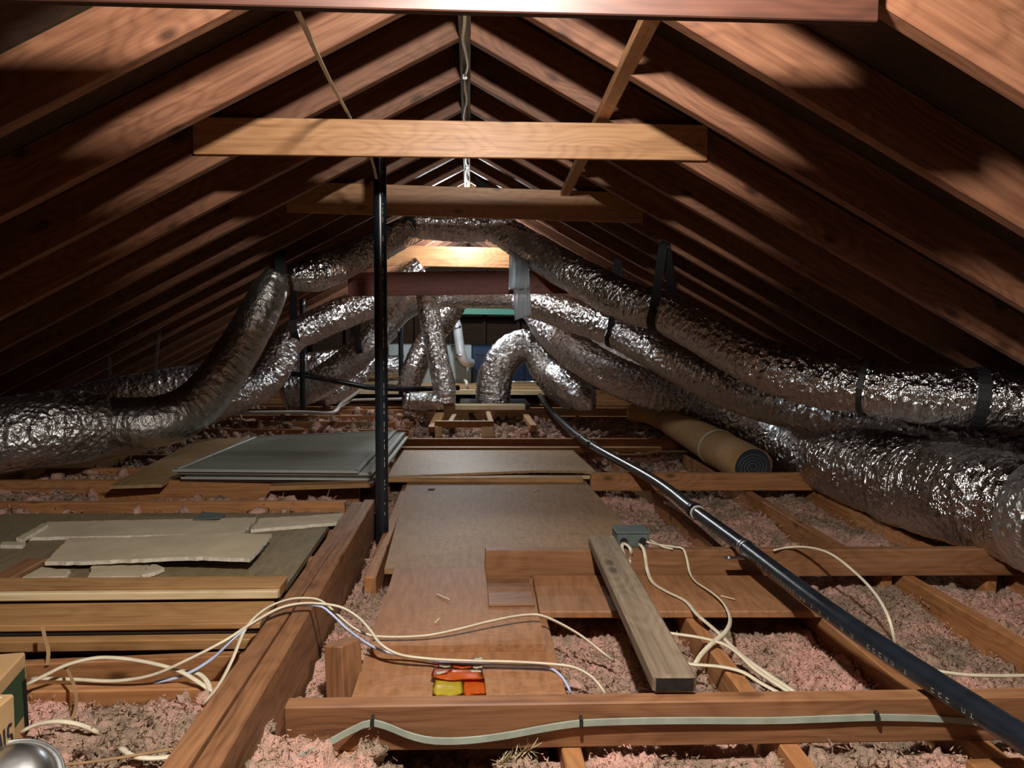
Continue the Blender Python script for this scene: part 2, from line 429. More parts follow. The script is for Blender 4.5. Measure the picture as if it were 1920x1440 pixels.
# joists (children of the floor)
JT = -0.089                                    # tops of the joists that run along the attic
for x in (-0.24, 0.18, 0.603, 0.985, 1.42, 1.83, 2.24, 2.65):
    timber('joist', (x + .019, Y0, JT), (x + .019, 2.462, JT), 0.038, 0.14, W_JOIST, floor, top=True)
for x in (-0.33, 0.08, 0.49, 0.90, 1.365, 1.725, 2.13, 2.54, 2.94):
    timber('joist', (x + .019, 2.415, JT), (x + .019, 4.82, JT), 0.038, 0.14, W_JOIST, floor, top=True)
for k, y in enumerate((0.86, 1.27, 1.683)):
    timber('joist', (-3.2, y, JT + .002), (-0.50, y, JT + .002), 0.038, 0.14, W_JOIST, floor, top=True)
for y in (2.12, 2.52, 2.90):
    timber("joist", (-3.2, y, -0.056), (-0.50, y, -0.056), 0.038, 0.14, W_JOIST, floor, top=True)
timber('joist', (-3.2, 3.12, -0.004), (-0.50, 3.12, -0.004), 0.038, 0.20, W_JOIST, floor, top=True)
for y, z, x0, x1 in ((3.90, -.012, -3.2, -.40), (4.30, -.012, -3.2, -.55)):
    timber('joist', (x0, y, z), (x1, y, z), 0.038, 0.20, W_JOIST, floor, top=True)
for k, y in enumerate((5.42, 5.84, 6.24, 6.66, 7.06, 7.46, 7.86, 8.28, 8.7, 9.1)):
    z = -0.012 + random.uniform(-.01, .008)
    if k < 4:
        timber('joist', (-3.2, y, z), (-0.42, y, z), 0.038, 0.20, W_JOIST, floor, top=True)
        timber('joist', (0.95 if k < 2 else 0.75, y + .04, JT + .02), (3.2, y + .04, JT + .02), 0.038, 0.15, W_JOIST, floor, top=True)
    else:
        timber('joist', (-3.2, y, z - .02), (3.2, y, z - .02), 0.038, 0.20, W_JOIST, floor, top=True)

# ------------------------------------------------------------------ loose insulation
blocked = []      # (x0, x1, y0, y1): covered by a board, no tufts there
def block(x0, x1, y0, y1): blocked.append((x0, x1, y0, y1))

def lump_mesh(sub, seed, amp):
    bm = bmesh.new(); bmesh.ops.create_icosphere(bm, subdivisions=sub, radius=1.0)
    for v in bm.verts:
        d = noise.noise(v.co * 1.3 + Vector((seed * 7.1, 0, 0))) * amp + noise.noise(v.co * 3.1 + Vector((0, seed * 3.7, 0))) * amp * 0.7
        v.co = v.co * (1 + d)
    V = np.array([v.co[:] for v in bm.verts]); Fc = np.array([[v.index for v in f.verts] for f in bm.faces]); bm.free()
    return V, Fc
LUMPS = {s: [lump_mesh(s, k + s * 11, 0.75) for k in range(9)] for s in (1, 2, 3)}

def hgt(x, y):
    n = noise.noise(Vector((x * 3.1, y * 3.1, 0))) * 0.028 + noise.noise(Vector((x * 9, y * 9, 3))) * 0.016
    if x < -0.45: return -0.155 + n + (0.03 if y < 1.7 else 0.0) + (0.085 if y > 2.9 else 0)
    if y < 1.42: return -0.108 + n + (0.05 if x < -0.16 else 0) - (0.10 if -0.12 < x < 0.05 else 0)
    if y > 4.9: return -0.10 + n
    return -0.165 + n
joist_x_near = [v + .019 for v in (-0.24, 0.18, 0.603, 0.985, 1.42, 1.83, 2.24, 2.65)]
joist_x_far = [v + .019 for v in (-0.33, 0.08, 0.49, 0.90, 1.365, 1.725, 2.13, 2.54, 2.94)]

def tufts(name, label, zones):
    Vs, Fs, off = [], [], 0
    rnd = random.Random(len(name) + len(label))
    def add(V, Fc):
        nonlocal off
        Vs.append(V); Fs.append(Fc + off); off += len(V)
    # a lumpy bed: rounded billows with creases between, pushed sideways as well
    for (x0, x1, y0, y1, dens, size, sub, res) in zones:
        nx, ny = max(2, int((x1 - x0) / res)), max(2, int((y1 - y0) / res))
        g = np.empty(((nx + 1) * (ny + 1), 3)); q = []; n_ = noise.noise
        for j in range(ny + 1):
            for i in range(nx + 1):
                x = x0 + (x1 - x0) * i / nx; y = y0 + (y1 - y0) * j / ny
                v = Vector((x, y, 0)); wx = n_(v * 14 + Vector((5, 0, 0))); wy = n_(v * 14 + Vector((0, 9, 0)))
                u = Vector((x + wx * .02, y + wy * .02, 0.3))
                b = abs(n_(u * 17)) * .028 + abs(n_(u * 44)) * .020
                if res < .012: b += abs(n_(u * 95)) * .013 + n_(u * 210) * .004
                jx = (joist_x_near if y < 2.44 else joist_x_far) if x > -0.4 and y < 4.85 else ()
                dj = min([abs(x - c) for c in jx] + [9])
                z = hgt(x, y) + b - (.035 if dj < .03 else 0)
                for t in blocked:
                    if t[0] < x < t[1] and t[2] < y < t[3]: z = min(z, -.125); break
                g[j * (nx + 1) + i] = (x + wx * .012, y + wy * .012, z)
        for j in range(ny):
            a = j * (nx + 1) + np.arange(nx)
            q.append(np.stack([a, a + 1, a + nx + 2], 1)); q.append(np.stack([a, a + nx + 2, a + nx + 1], 1))
        add(g, np.concatenate(q))
        for _ in range(int((x1 - x0) * (y1 - y0) * dens)):
            x, y = rnd.uniform(x0, x1), rnd.uniform(y0, y1)
            if any(b[0] < x < b[1] and b[2] < y < b[3] for b in blocked): continue
            jx = (joist_x_near if y < 2.44 else joist_x_far) if x > -0.4 and y < 4.85 else ()
            dj = min([abs(x - q) for q in jx] + [9])
            if dj < 0.045: continue
            big = rnd.random() < 0.16
            s = size * (rnd.uniform(1.0, 1.7) if big else rnd.uniform(0.4, 0.9))
            V, Fc = rnd.choice(LUMPS[sub if big else 1])
            a, b, c = [rnd.uniform(0, 6.28) for _ in range(3)]
            M = np.array((Matrix.Rotation(a, 3, 'X') @ Matrix.Rotation(b, 3, 'Y') @ Matrix.Rotation(c, 3, 'Z')))
            sc = s * np.array([rnd.uniform(.7, 1.4), rnd.uniform(.7, 1.3), rnd.uniform(.45, .9)])
            z = hgt(x, y) + rnd.uniform(-0.1, 0.6) * s + abs(noise.noise(Vector((x, y, .3)) * 17)) * .03
            if dj < 0.09: z -= 0.018
            add((V * sc) @ M.T + np.array([x, y, z]), Fc)
            for _w in range(rnd.choice((0, 1, 2, 3))):                      # a wisp of fibre standing off the tuft
                L = s * rnd.uniform(1.2, 2.2); d = np.array([rnd.uniform(-1, 1), rnd.uniform(-1, 1), rnd.uniform(.2, 1)]); d /= np.linalg.norm(d)
                e = np.cross(d, [0.3, 0.5, 0.8]) * s * 0.13
                p = np.array([x, y, z])
                add(np.array([p - e, p + e, p + d * L * .6 + e * 1.1, p + d * L]), np.array([[0, 1, 2], [0, 2, 3]]))
    for (x0, x1, y0, y1, dens, size, sub, res) in zones:
        for _ in range(int((x1 - x0) * (y1 - y0) * min(9000, 1.1 / res / res * .3))):
            x, y = rnd.uniform(x0, x1), rnd.uniform(y0, y1)
            if any(b[0] < x < b[1] and b[2] < y < b[3] for b in blocked): continue
            jx = (joist_x_near if y < 2.44 else joist_x_far) if x > -0.4 and y < 4.85 else ()
            if min([abs(x - c) for c in jx] + [9]) < .03: continue
            z = hgt(x, y) + .012 + rnd.uniform(0, .022)
            d = np.array([rnd.gauss(0, 1), rnd.gauss(0, 1), rnd.gauss(.25, .6)]); d /= np.linalg.norm(d); L = rnd.uniform(.5, 1.3) * size
            e = np.cross(d, [rnd.gauss(0, 1), rnd.gauss(0, 1), .6]); e *= size * .13 / max(1e-6, np.linalg.norm(e)); p = np.array([x, y, z])
            add(np.array([p - e * .5, p + e * .5, p + d * L * .6 + e, p + d * L, p + d * L * .6 - e]), np.array([[0, 1, 2], [0, 2, 4], [4, 2, 3]]))
    V = np.concatenate(Vs); Fc = np.concatenate(Fs)
    me = bpy.data.meshes.new(name); me.vertices.add(len(V)); me.vertices.foreach_set('co', V.ravel())
    me.loops.add(Fc.size); me.loops.foreach_set('vertex_index', Fc.ravel().astype(np.int32))
    me.polygons.add(len(Fc)); me.polygons.foreach_set('loop_start', np.arange(0, Fc.size, 3, dtype=np.int32))
    me.polygons.foreach_set('loop_total', np.full(len(Fc), 3, dtype=np.int32))
    me.update(calc_edges=True); me.validate()
    o = put(name, me, PINK, None, None, True)
    return tag(o, label, 'insulation', None, 'stuff')

# ------------------------------------------------------------------ big timbers
TWO = 0.038
girder = empty('girder', (-0.43, 2.0, -0.235), 'doubled rough-sawn girder running along the attic beside the vent pipe', 'beam')
timber('girder_board', (-0.475, 0.85, 0), (-0.445, 3.09, 0), 0.044, 0.235, W_BEAM, girder, top=True)
timber('girder_board', (-0.4205, 0.85, 0.002), (-0.4035, 3.13, 0.0), 0.043, 0.235, W_BEAM, girder, top=True)
block(-.52, -.37, .8, 3.15)

nb = timber('cross_beam', (-0.341, 1.423, 0), (2.6, 1.405, 0.0), TWO, 0.089, W_BEAM, top=True)
tag(nb, 'brown cross beam with a flat cable stapled along its face', 'beam')
b2 = timber('cross_beam', (0.054, 2.418, 0), (3.0, 2.382, 0), TWO, 0.089, W_BEAM, top=True)
tag(b2, 'cross beam under the grey junction box, butting onto the plywood platform', 'beam')
b3 = timber('cross_beam', (0.597, 3.70, 0), (1.76, 3.70, 0.0), TWO, 0.086, W_JOIST, top=True)
tag(b3, 'short cross beam in front of the tan carpet roll', 'beam')
b4 = timber('cross_beam', P(752, 822, 4.92), P(1275, 822, 4.92), TWO, 0.07, W_JOIST, top=True)
tag(b4, 'cross beam just behind the farther plywood sheet, before the small wooden frame', 'beam')
b5 = timber('plank', P(752, 838, 4.76), P(1240, 838, 4.76), 0.05, 0.03, W_PLANK, top=True)
tag(b5, 'narrow plank lying along the back edge of the farther plywood sheet', 'plank')
b6 = timber('cross_beam', (0.9, 1.27, -.06), (2.4, 1.30, -.06), TWO, 0.089, W_JOIST, top=True)
tag(b6, 'low cross beam cut off by the bottom corner of the frame, under the black pipe', 'beam')

# collar ties
def collar(label, l, r, Y, h, mat, th=0.02):
    a, b = P(l[0], l[1], Y), P(r[0], r[1], Y)
    o = timber('collar_tie', a, b, th, h, mat, up=(0, 0, 1), top=True, bev=0.002)
    return tag(o, label, 'roof brace')
def collar_bt(label, l, r, Y, h, mat, th=0.02, z2=None):
    a, b = P(l[0], l[1], Y), P(r[0], r[1], Y)
    o = timber('collar_tie', a + Vector((0, 0, h / 2)), b + Vector((0, 0, h / 2)), th, h, mat, up=(0, 0, 1), bev=0.002)
    return tag(o, label, 'roof brace')
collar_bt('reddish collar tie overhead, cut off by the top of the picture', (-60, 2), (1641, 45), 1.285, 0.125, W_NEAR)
collar('light pine collar tie below the ridge, crossed by the black vent pipe behind it', (362, 220), (1326, 235), 2.50, 0.113, W_COLL)
collar_bt('brown collar tie just above the foil duct at the ridge', (538, 398), (1205, 418), 3.715, 0.142, W_COLL)
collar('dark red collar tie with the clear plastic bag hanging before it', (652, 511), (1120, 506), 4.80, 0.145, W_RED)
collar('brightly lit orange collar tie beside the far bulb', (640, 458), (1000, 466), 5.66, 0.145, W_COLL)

br = timber('brace_stick', P(1225, 22, 1.76), P(1056, 370, 3.80), 0.044, 0.026, W_COLL)
tag(br, 'slim wooden brace stick slanting from the overhead collar tie to the second one', 'brace')

pl = timber('plank', Pz(1128, 1003, 0.038), Pz(1266, 1266, 0.040), 0.086, 0.038, W_GREY, top=True, bev=0.006, endmat=W_END)
tag(pl, 'weathered grey plank with a dark sawn end bridging two cross beams', 'plank')
bl = timber('wood_block', P(648, 1318, 1.71), P(642, 1203, 1.73), 0.05, 0.075, W_BEAM, up=(0.5, 1, 0))
tag(bl, 'short upright wood block standing against the doubled girder', 'block')

# ------------------------------------------------------------------ plywood and boards on the floor
def sheet(name, label, cat, x0, x1, y0, y1, z, t, mat, skew=0.0, dz=0.0):
    o = plate(name, [(x0, y0, z), (x1, y0, z), (x1 + skew, y1, z + dz), (x0 + skew, y1, z + dz)], t, mat)
    block(x0 - .01, x1 + .01, y0 - .01, y1 + .01)
    return tag(o, label, cat)
sheet('plywood_sheet', 'large plywood sheet in the middle of the attic floor, behind the junction box', 'plywood', -.268, .632, 2.442, 3.85, -.070, .018, PLY, -.038)
sheet('plywood_sheet', 'smaller reddish plywood sheet with white cable lying across it', 'plywood', -.236, .192, 1.835, 2.438, -.069, .017, PLY_RED)
sheet('plywood_sheet', 'plywood offcut under the orange and yellow wrapper', 'plywood', -.247, .212, 1.45, 2.25, -.0865, .012, PLY_RED)
p3 = plate('plywood_sheet', [Pz(728, 893, -.04), Pz(900, 886, -.03), Pz(1000, 882, -.03), Pz(1116, 883, -.035), Pz(1074, 844, -.035), Pz(747, 844, -.035)], .012, PLY_TAN)
tag(p3, 'farther tan plywood sheet with a lifted curled front edge', 'plywood'); block(-.42, .66, 3.86, 4.8)
lb = timber('plank', (.2, 2.205, -.068), (1.0, 2.185, -.068), .31, .02, PLY_RED, top=True); tag(lb, 'wide reddish board under the grey plank, along the beam with the junction box', 'board'); block(.19, 1.03, 2.02, 2.42)
sc_ = timber('scrap_board', (.058, 2.225, -.0625), (.188, 2.225, -.0625), .27, .006, W_BEAM, top=True); tag(sc_, 'small square scrap of dark-grained board between plywood and wide board', 'board')
st = timber('plank', (-.42, 3.84, -.042), (.58, 3.84, -.046), .07, .026, W_PLANK, top=True); tag(st, 'tan lath across the back edge of the large plywood sheet', 'plank')
st2 = timber('plank', P(507, 909, 3.40), P(700, 903, 3.40), .08, .02, W_PLANK, top=True); tag(st2, 'short tan plank in front of the stacked window screens', 'plank')
st3 = timber('plank', P(926, 890, 3.99), P(1106, 890, 3.99), .05, .02, W_PALE, top=True); tag(st3, 'pale stick pushed under the lifted edge of the farther plywood', 'plank')

timber('joist', (-3.2, 3.53, 0), (-.50, 3.53, 0), TWO, .2, W_JOIST, floor, top=True)
pa = timber('plank', (-2.75, 2.135, -.002), (-.51, 2.12, .0), .09, .034, W_PLANK, top=True); tag(pa, 'topmost tan plank of the lumber in front of the broken drywall', 'plank')
la = timber('lath', (-2.75, 2.074, -.010), (-.51, 2.062, -.005), .02, .022, W_PALE, top=True); tag(la, 'thin whitish lath along the front of the topmost plank', 'lath')
pb = timber('plank', (-2.75, 1.985, -.037), (-.52, 1.985, -.035), .155, .017, W_PLANK, top=True); tag(pb, 'wide weathered tan plank below the whitish lath', 'plank')
pc = timber('plank', (-2.75, 1.985, -.0545), (-.52, 1.993, -.0535), .155, .012, W_END, top=True); tag(pc, 'thin dark board sandwiched under the wide tan plank', 'plank')
pd = timber('plank', (-2.75, 1.975, -.068), (-.52, 1.975, -.067), .18, .028, W_PLANK, top=True); tag(pd, 'lowest tan plank of the lumber pile above the loose cables', 'plank')
pe = timber('plank', (-2.0, 1.775, -.100), (-.50, 1.825, -.075), .03, .07, W_JOIST, top=True); tag(pe, 'orange board on edge behind the loose white cables', 'board')
block(-2.8, -.5, 1.78, 2.2)
lp = sheet('plywood_sheet', 'dark plywood sheet strewn with broken drywall', 'plywood', -2.75, -.52, 2.10, 3.06, -.037, .018, PLY_DARK)
da = timber('plank', Pz(-120, 893, .03), Pz(262, 828, .05), .04, .13, W_PLANK, top=True); tag(da, 'tan board on edge under the crumpled silver duct', 'board')
sp = plate('plywood_strip', [Pz(204, 911, .004), Pz(303, 908, .004), Pz(462, 820, .004), Pz(372, 824, .004)], .014, PLY_TAN); tag(sp, 'tan plywood strip running under the stacked window screens', 'plywood')
block(-1.65, -1.25, 3.3, 4.9)

# broken drywall
ZD = -.036
def dry(label, pts, z, t=.012, jag=.004, seed=1, curl=None):
    o = plate('drywall_piece', [Pz(x, y, z + t) for x, y in pts], t, [PAPER, GYPSUM], None, jag, seed, curl)
    return tag(o, label, 'drywall')
dry('long broken drywall strip lying behind the others, next to the cross joist', [(30, 1008), (90, 978), (300, 974), (480, 970), (468, 984), (452, 1000), (130, 1006)], ZD, seed=2)
dry('long curled drywall strip with a white broken front edge', [(84, 1053), (180, 1052), (284, 1052), (380, 1053), (468, 1057), (510, 1010), (320, 1007), (130, 1008)], ZD + .016, seed=3,
    curl=lambda p: 0.016 * max(0, min(1, (p.x + 1.15) / .35)))
dry('pale drywall strip ending at the doubled girder', [(470, 993), (488, 972), (645, 962), (632, 979)], ZD, seed=4)
dry('square drywall scrap with a torn white patch, next to the front plank', [(165, 1081), (174, 1056), (284, 1053), (262, 1080)], ZD, seed=5, jag=.003)
dry('small bent drywall flap beside the square scrap', [(266, 1078), (286, 1056), (308, 1064), (290, 1072)], ZD + .002, seed=6, jag=.003)
dry('drywall scrap half hidden behind the topmost plank', [(42, 1082), (78, 1063), (132, 1068), (122, 1080)], ZD, seed=7, jag=.005)
dry('whitish drywall sliver lying near the dark plywood edge', [(0, 1022), (4, 1016), (48, 1014), (42, 1022)], ZD, seed=8, jag=.004)
dry('narrow white drywall sliver pointing to the silver duct', [(32, 1010), (80, 981), (90, 983), (44, 1011)], ZD + .0125, seed=9, jag=.004)
w1 = timber('wood_scrap', Pz(70, 1046, -.02), Pz(0, 1084, -.02), .06, .016, W_BEAM, top=True); tag(w1, 'brown wood scrap lying among the broken drywall', 'board')
g1 = plate('vinyl_scrap', [Pz(362, 973, -.018), Pz(380, 960, -.018), Pz(424, 962, -.018), Pz(412, 970, -.012)], .006, BOXGREY); tag(g1, 'small dark grey scrap on the back edge of the dark plywood', 'scrap')

# stacked window screens
lv = ['topmost grey window screen of the stack, with light metal edges', 'second window screen down, sticking out beside the topmost one', 'middle window screen of the stack', 'second window screen from the bottom of the stack', 'bottom window screen of the stack, lying on the joists']
for k in range(5):
    z = 0.066 - 0.0135 * k
    dx = (0.0, .055, .05, .075, .06)[k]; dy = (0, .02, .05, .035, .06)[k]
    cs = [Vector((-1.309 + dx * (.3 if k else 1), 3.443 + dy, z)), Vector((-.487 + dx, 3.404 + dy, z)), Vector((-.448 + dx, 4.764 + dy * .3, z)), Vector((-1.235 + dx * .3, 4.473 + dy * .3, z))]
    r = empty('window_screen', sum(cs, Vector()) / 4 - Vector((0, 0, .012)), lv[k], 'screen', 'stacked window screens')
    for i in range(4):
        a, b = cs[i], cs[(i + 1) % 4]; d = (b - a).normalized(); nrm = Vector((-d.y, d.x, 0)) * .009
        timber('frame_bar', a + nrm - Vector((0, 0, .0055)), b + nrm - Vector((0, 0, .0055)), .018, .011, SCRFRAME, r, bev=.001)
    cen = sum(cs, Vector()) / 4
    plate('screen_mesh', [c + (cen - c).normalized() * .016 - Vector((0, 0, .004)) for c in cs], .002, MESHG, r)
block(-1.4, -.36, 3.36, 4.85)

# ------------------------------------------------------------------ pipes
def ring(bm, p, t, r, L): cyl(bm, Vector(p) - Vector(t) * L / 2, Vector(p) + Vector(t) * L / 2, r, seg=20)
vb, vt = P(717, 992, 2.96), P(711, 166, 2.96)
vp = empty('vent_pipe', vb, 'black plastic vent pipe rising from the floor through the roof beside the girder', 'pipe')
sweep('pipe', [vb - Vector((0, 0, .12)), vb.lerp(vt, .5), vt + Vector((0, 0, .02))], .0245, BLACK, vp, .1, 24)
rnd = random.Random(4)
bm = bmesh.new()
d = (vt - vb).normalized()
cdir = (Vector((0.55, -1, 0))).normalized()
z = 0.06
while z < 1.5:                                    # the printed line down the pipe, as flat ticks
    L = rnd.choice((.008, .012, .02, .006)); c = vb + d * z + cdir * .0247
    s = Vector((cdir.y, -cdir.x, 0)) * .0008
    q = [bm.verts.new(c + s * a + d * b) for a, b in ((-1, 0), (1, 0), (1, L), (-1, L))]; bm.faces.new(q)
    z += L + rnd.choice((.006, .01, .03, .05))
pm = from_bm('printed_marks', bm, WHITE_PVC, vp); pm['kind'] = 'stuff'

pp = [Pz(1975, 1425, .045), Pz(1920, 1386, .04), Pz(1740, 1271, .035), Pz(1560, 1150, .035), Pz(1397, 1027, .032), Pz(1303, 958, .03), Pz(1225, 900, .03), Pz(1100, 829, .03), Pz(1040, 778, .045), Pz(1012, 742, .06)]
lp_ = empty('drain_pipe', pp[4] - Vector((0, 0, .025)), 'long black plastic pipe laid across the beams towards the furnace', 'pipe')
sweep('pipe', pp, .0235, BLACK, lp_, .06, 20)
for q, m_, r_, L in ((5, BLACK, .030, .05), (6.9, BLACK, .029, .05), (7.1, BLACK, .029, .04)):
    i = int(q); a = pp[i].lerp(pp[i + 1], q - i); t = (pp[i + 1] - pp[i]).normalized()
    bm = bmesh.new(); ring(bm, a, t, r_, L); from_bm('coupling', bm, m_, lp_, None, True)
    bm = bmesh.new(); ring(bm, a - t * (L / 2 + .004), t, r_ - .002, .008); from_bm('primer_ring', bm, WHITE_PVC, lp_, None, True)
t = (pp[5] - pp[4]).normalized()
bm = bmesh.new(); ring(bm, pp[4], t, .0265, .022); ob = from_bm('pipe_clamp', bm, GALV, lp_, None, True)
bm = bmesh.new(); bm_box(bm, pp[4] + Vector((-.065, -.012, -.034)), pp[4] + Vector((-.005, .012, -.030)))
cyl(bm, pp[4] + Vector((-.05, 0, -.03)), pp[4] + Vector((-.05, 0, -.024)), .006, seg=8); from_bm('clamp_tab', bm, GALV, lp_)
# printed marks along its near half
bm = bmesh.new(); rnd = random.Random(9)
path, L_ = smooth_path(pp, .02)
for i in range(8, int(len(path) * .30)):
    if rnd.random() < .62:
        p = path[i]; t = (path[i + 1] - path[i]).normalized(); nrm = (CAM - p); nrm = (nrm - t * nrm.dot(t)).normalized()
        nrm = (nrm * .8 - Vector((0, 0, 1)) * .5).normalized(); nrm = (nrm - t * nrm.dot(t)).normalized(); s = t.cross(nrm)
        c = p + nrm * .0239; h_ = .0045; w_ = .0042
        for sa, sb, ta, tb in (((-1, 1, -1, -.7), (-1, 1, .7, 1), (-1, -.7, -1, 1)), ((-1, 1, -.2, .2), (-1, -.7, -1, 1)), ((-1, -.6, -1, 1), (.6, 1, -1, 1), (-1, 1, .7, 1)))[rnd.randrange(3)]:
            bm.faces.new([bm.verts.new(c + s * (h_ * a) + t * (w_ * b)) for a, b in ((sa, ta), (sb, ta), (sb, tb), (sa, tb))])
pm = from_bm('printed_marks', bm, GREYC, lp_); pm['kind'] = 'stuff'

def pipe(name, label, pts, r, mat, cat='pipe', step=.05, seg=12):
    return tag(sweep(name, pts, r, mat, None, step, seg), label, cat)
pipe('vent_pipe', 'black vertical pipe standing among the silver ducts near the white drain', [P(568, 775, 5.6), P(567, 700, 5.6), P(567, 560, 5.6)], .019, BLACK)
pipe('vent_pipe', 'black vertical pipe in front of the furnace cabinet', [P(752, 752, 6.9), P(752, 680, 6.9), P(751, 590, 6.9)], .022, BLACK)
pipe('black_hose', 'black hose sagging across behind the vent pipe', [P(535, 700, 6.0), P(580, 705, 6.0), P(640, 717, 6.1), P(700, 727, 6.2), P(780, 729, 6.4), P(860, 727, 6.6)], .022, BLACK, 'hose')
pipe('white_pipe', 'white plastic drain with an angled rising end', [P(440, 774, 5.3), P(560, 773, 5.3), P(622, 774, 5.3), P(640, 757, 5.6), P(671, 735, 6.0)], .013, WHITE_PVC, 'pipe', .03)
pipe('white_pipe', 'thinner white pipe running level behind the vent pipe', [P(630, 768, 5.42), P(652, 754, 5.8), P(665, 750, 5.9), P(757, 748, 6.0)], .011, WHITE_PVC, 'pipe', .03)

# ------------------------------------------------------------------ ducts
def crumple(amp_rib=.016, amp_n=.05, pitch=.045, seed=0.0, fine=.03):
    def f(r, s, a, p, L):
        e = Vector((math.cos(a) * 1.7, math.sin(a) * 1.7, s * 5.0 + seed))
        n = noise.noise(e); e2 = Vector((math.cos(a) * 5, math.sin(a) * 5, s * 40.0 + seed)); n2 = noise.noise(e2)
        return r * (1 + amp_rib * math.sin(2 * math.pi * s / pitch + n * 2) + amp_n * n + fine * n2)
    return f
n_duct = [0]
def duct(label, pts, mat=FOIL, seg=40, step=.012, rib=.016, amp=.05, fine=.03, name='flex_duct', tail=(), parent=None):
    n_duct[0] += 1
    p = [P(a, b, c) for a, b, c, d_ in pts] + [Vector(t) for t in tail]
    o = sweep(name, p, [d_ / 2 for *_, d_ in pts] + [pts[-1][3] / 2] * len(tail), mat, parent, step, seg, 1.0, crumple(rib, amp, .045, n_duct[0] * 3.3, fine))
    return tag(o, label, 'duct') if label else o
# over the ridge and down the near slope
duct('short foil duct bridging the ridge just below the brown collar tie', [(776, 421, 4.95, .19), (815, 421, 4.95, .205), (850, 424, 4.95, .20), (885, 424, 4.95, .205), (921, 423, 4.95, .19)], rib=.01)
duct('foil duct descending from the ridge along the rafters above the other ducts', [(925, 425, 4.9, .19), (955, 440, 4.85, .205), (1000, 470, 4.75, .215), (1100, 527, 4.25, .212), (1180, 567, 3.93, .208), (1250, 587, 3.72, .198), (1330, 630, 3.47, .205), (1430, 682, 3.2, .213), (1530, 712, 3.08, .225), (1625, 726, 2.92, .215), (1730, 738, 2.82, .225), (1830, 746, 2.74, .215), (1935, 760, 2.68, .23), (2060, 775, 2.6, .23)], tail=((2.28, 2.1, .33), (2.34, 1.2, .28), (2.36, .2, .26)))
duct('foil duct in the middle of the sloping ducts, with one black strap', [(985, 565, 5.35, .21), (1040, 580, 5.2, .22), (1100, 600, 5.0, .22), (1155, 622, 4.85, .20), (1220, 655, 4.6, .215), (1300, 700, 4.3, .21), (1400, 742, 4.0, .21), (1520, 775, 3.7, .22), (1650, 800, 3.45, .24), (1780, 825, 3.25, .26), (1940, 860, 3.1, .27)], tail=((2.55, 2.75, .10), (2.75, 2.2, .06)))
duct('large foil duct lying on the joists beside the carpet roll', [(978, 566, 6.55, .18), (1008, 588, 6.0, .22), (1035, 622, 5.7, .25), (1080, 660, 5.4, .25), (1140, 698, 5.1, .25), (1205, 726, 5.0, .26), (1270, 748, 4.95, .27), (1340, 772, 4.85, .31), (1420, 802, 4.5, .36), (1500, 834, 4.05, .375), (1600, 870, 3.5, .375), (1700, 902, 3.02, .37), (1800, 928, 2.62, .36), (1900, 952, 2.42, .36), (2010, 985, 2.22, .36)], seg=48, tail=((1.80, 1.75, .11), (1.86, 1.0, .11), (1.88, .2, .11)))
duct('short bright foil duct end lying behind the large duct', [(1120, 652, 6.5, .24), (1165, 672, 6.2, .26), (1215, 700, 5.9, .26), (1280, 735, 5.6, .26)], FOIL, rib=.012)
# opposite slope
duct('foil duct coming down from the ridge to a strap on the dark slope', [(768, 430, 4.950, 0.178), (735, 448, 4.800, 0.187), (690, 470, 4.700, 0.196), (640, 492, 4.600, 0.206), (590, 512, 4.301, 0.206), (545, 522, 4.254, 0.140)], FOIL, rib=.010)
duct('curved foil duct dropping from the strap to the crumpled duct', [(521, 512, 4.226, 0.122), (505, 545, 4.208, 0.187), (480, 598, 4.161, 0.206), (447, 655, 4.114, 0.220), (410, 712, 4.039, 0.234), (368, 758, 3.974, 0.243), (318, 786, 3.880, 0.252), (262, 795, 3.815, 0.262), (205, 797, 3.787, 0.262)], FOIL_SATIN, rib=.012, amp=.06, fine=.02)
duct('large crumpled silver wrapped duct resting on the tan board', [(205, 795, 3.787, 0.281), (165, 798, 3.740, 0.318), (100, 802, 3.647, 0.337), (30, 812, 3.572, 0.337), (-60, 830, 3.506, 0.327)], FOIL_SMOOTH, rib=.0, amp=.09, fine=.05)
duct('foil duct behind the curved one, hung by two perforated metal straps', [(90, 772, 4.75, .22), (160, 757, 4.75, .24), (250, 738, 4.8, .24), (335, 724, 4.9, .24), (420, 712, 5.0, .24)], FOIL_SMOOTH, rib=.005, amp=.06)
duct('foil duct running up from the floor to a black strap, behind the curved duct', [(790, 505, 5.6, .2), (735, 540, 5.55, .21), (690, 568, 5.5, .22), (630, 592, 5.4, .22), (580, 615, 5.35, .22), (553, 628, 5.3, .21), (532, 652, 5.28, .22), (515, 690, 5.25, .225), (485, 722, 5.2, .23), (440, 742, 5.1, .23), (385, 765, 5.0, .23)], FOIL, rib=.018)
duct('dull foil duct sloping down behind the vent pipe', [(800, 560, 6.6, .19), (755, 580, 6.5, .2), (715, 618, 6.4, .22), (680, 655, 6.35, .24), (640, 690, 6.3, .25), (590, 722, 6.2, .25), (530, 742, 6.1, .25)], FOIL_DARK)
duct('second dull foil duct hugging the vent pipe, below the other dull one', [(735, 610, 6.9, .18), (700, 650, 6.8, .20), (675, 690, 6.7, .22), (640, 725, 6.6, .22), (600, 745, 6.5, .2)], FOIL_DARK)
duct('bright foil duct end with a perforated metal strap, behind the thin black pipe', [(545, 688, 6.7, .2), (575, 686, 6.7, .22), (605, 682, 6.7, .22), (640, 676, 6.8, .2)], FOIL, rib=.004, amp=.07)
duct('round foil duct stub on the furnace cabinet, seen between two black pipes', [(690, 692, 7.45, .24), (720, 690, 7.45, .25), (757, 690, 7.5, .25)], FOIL_DARK)
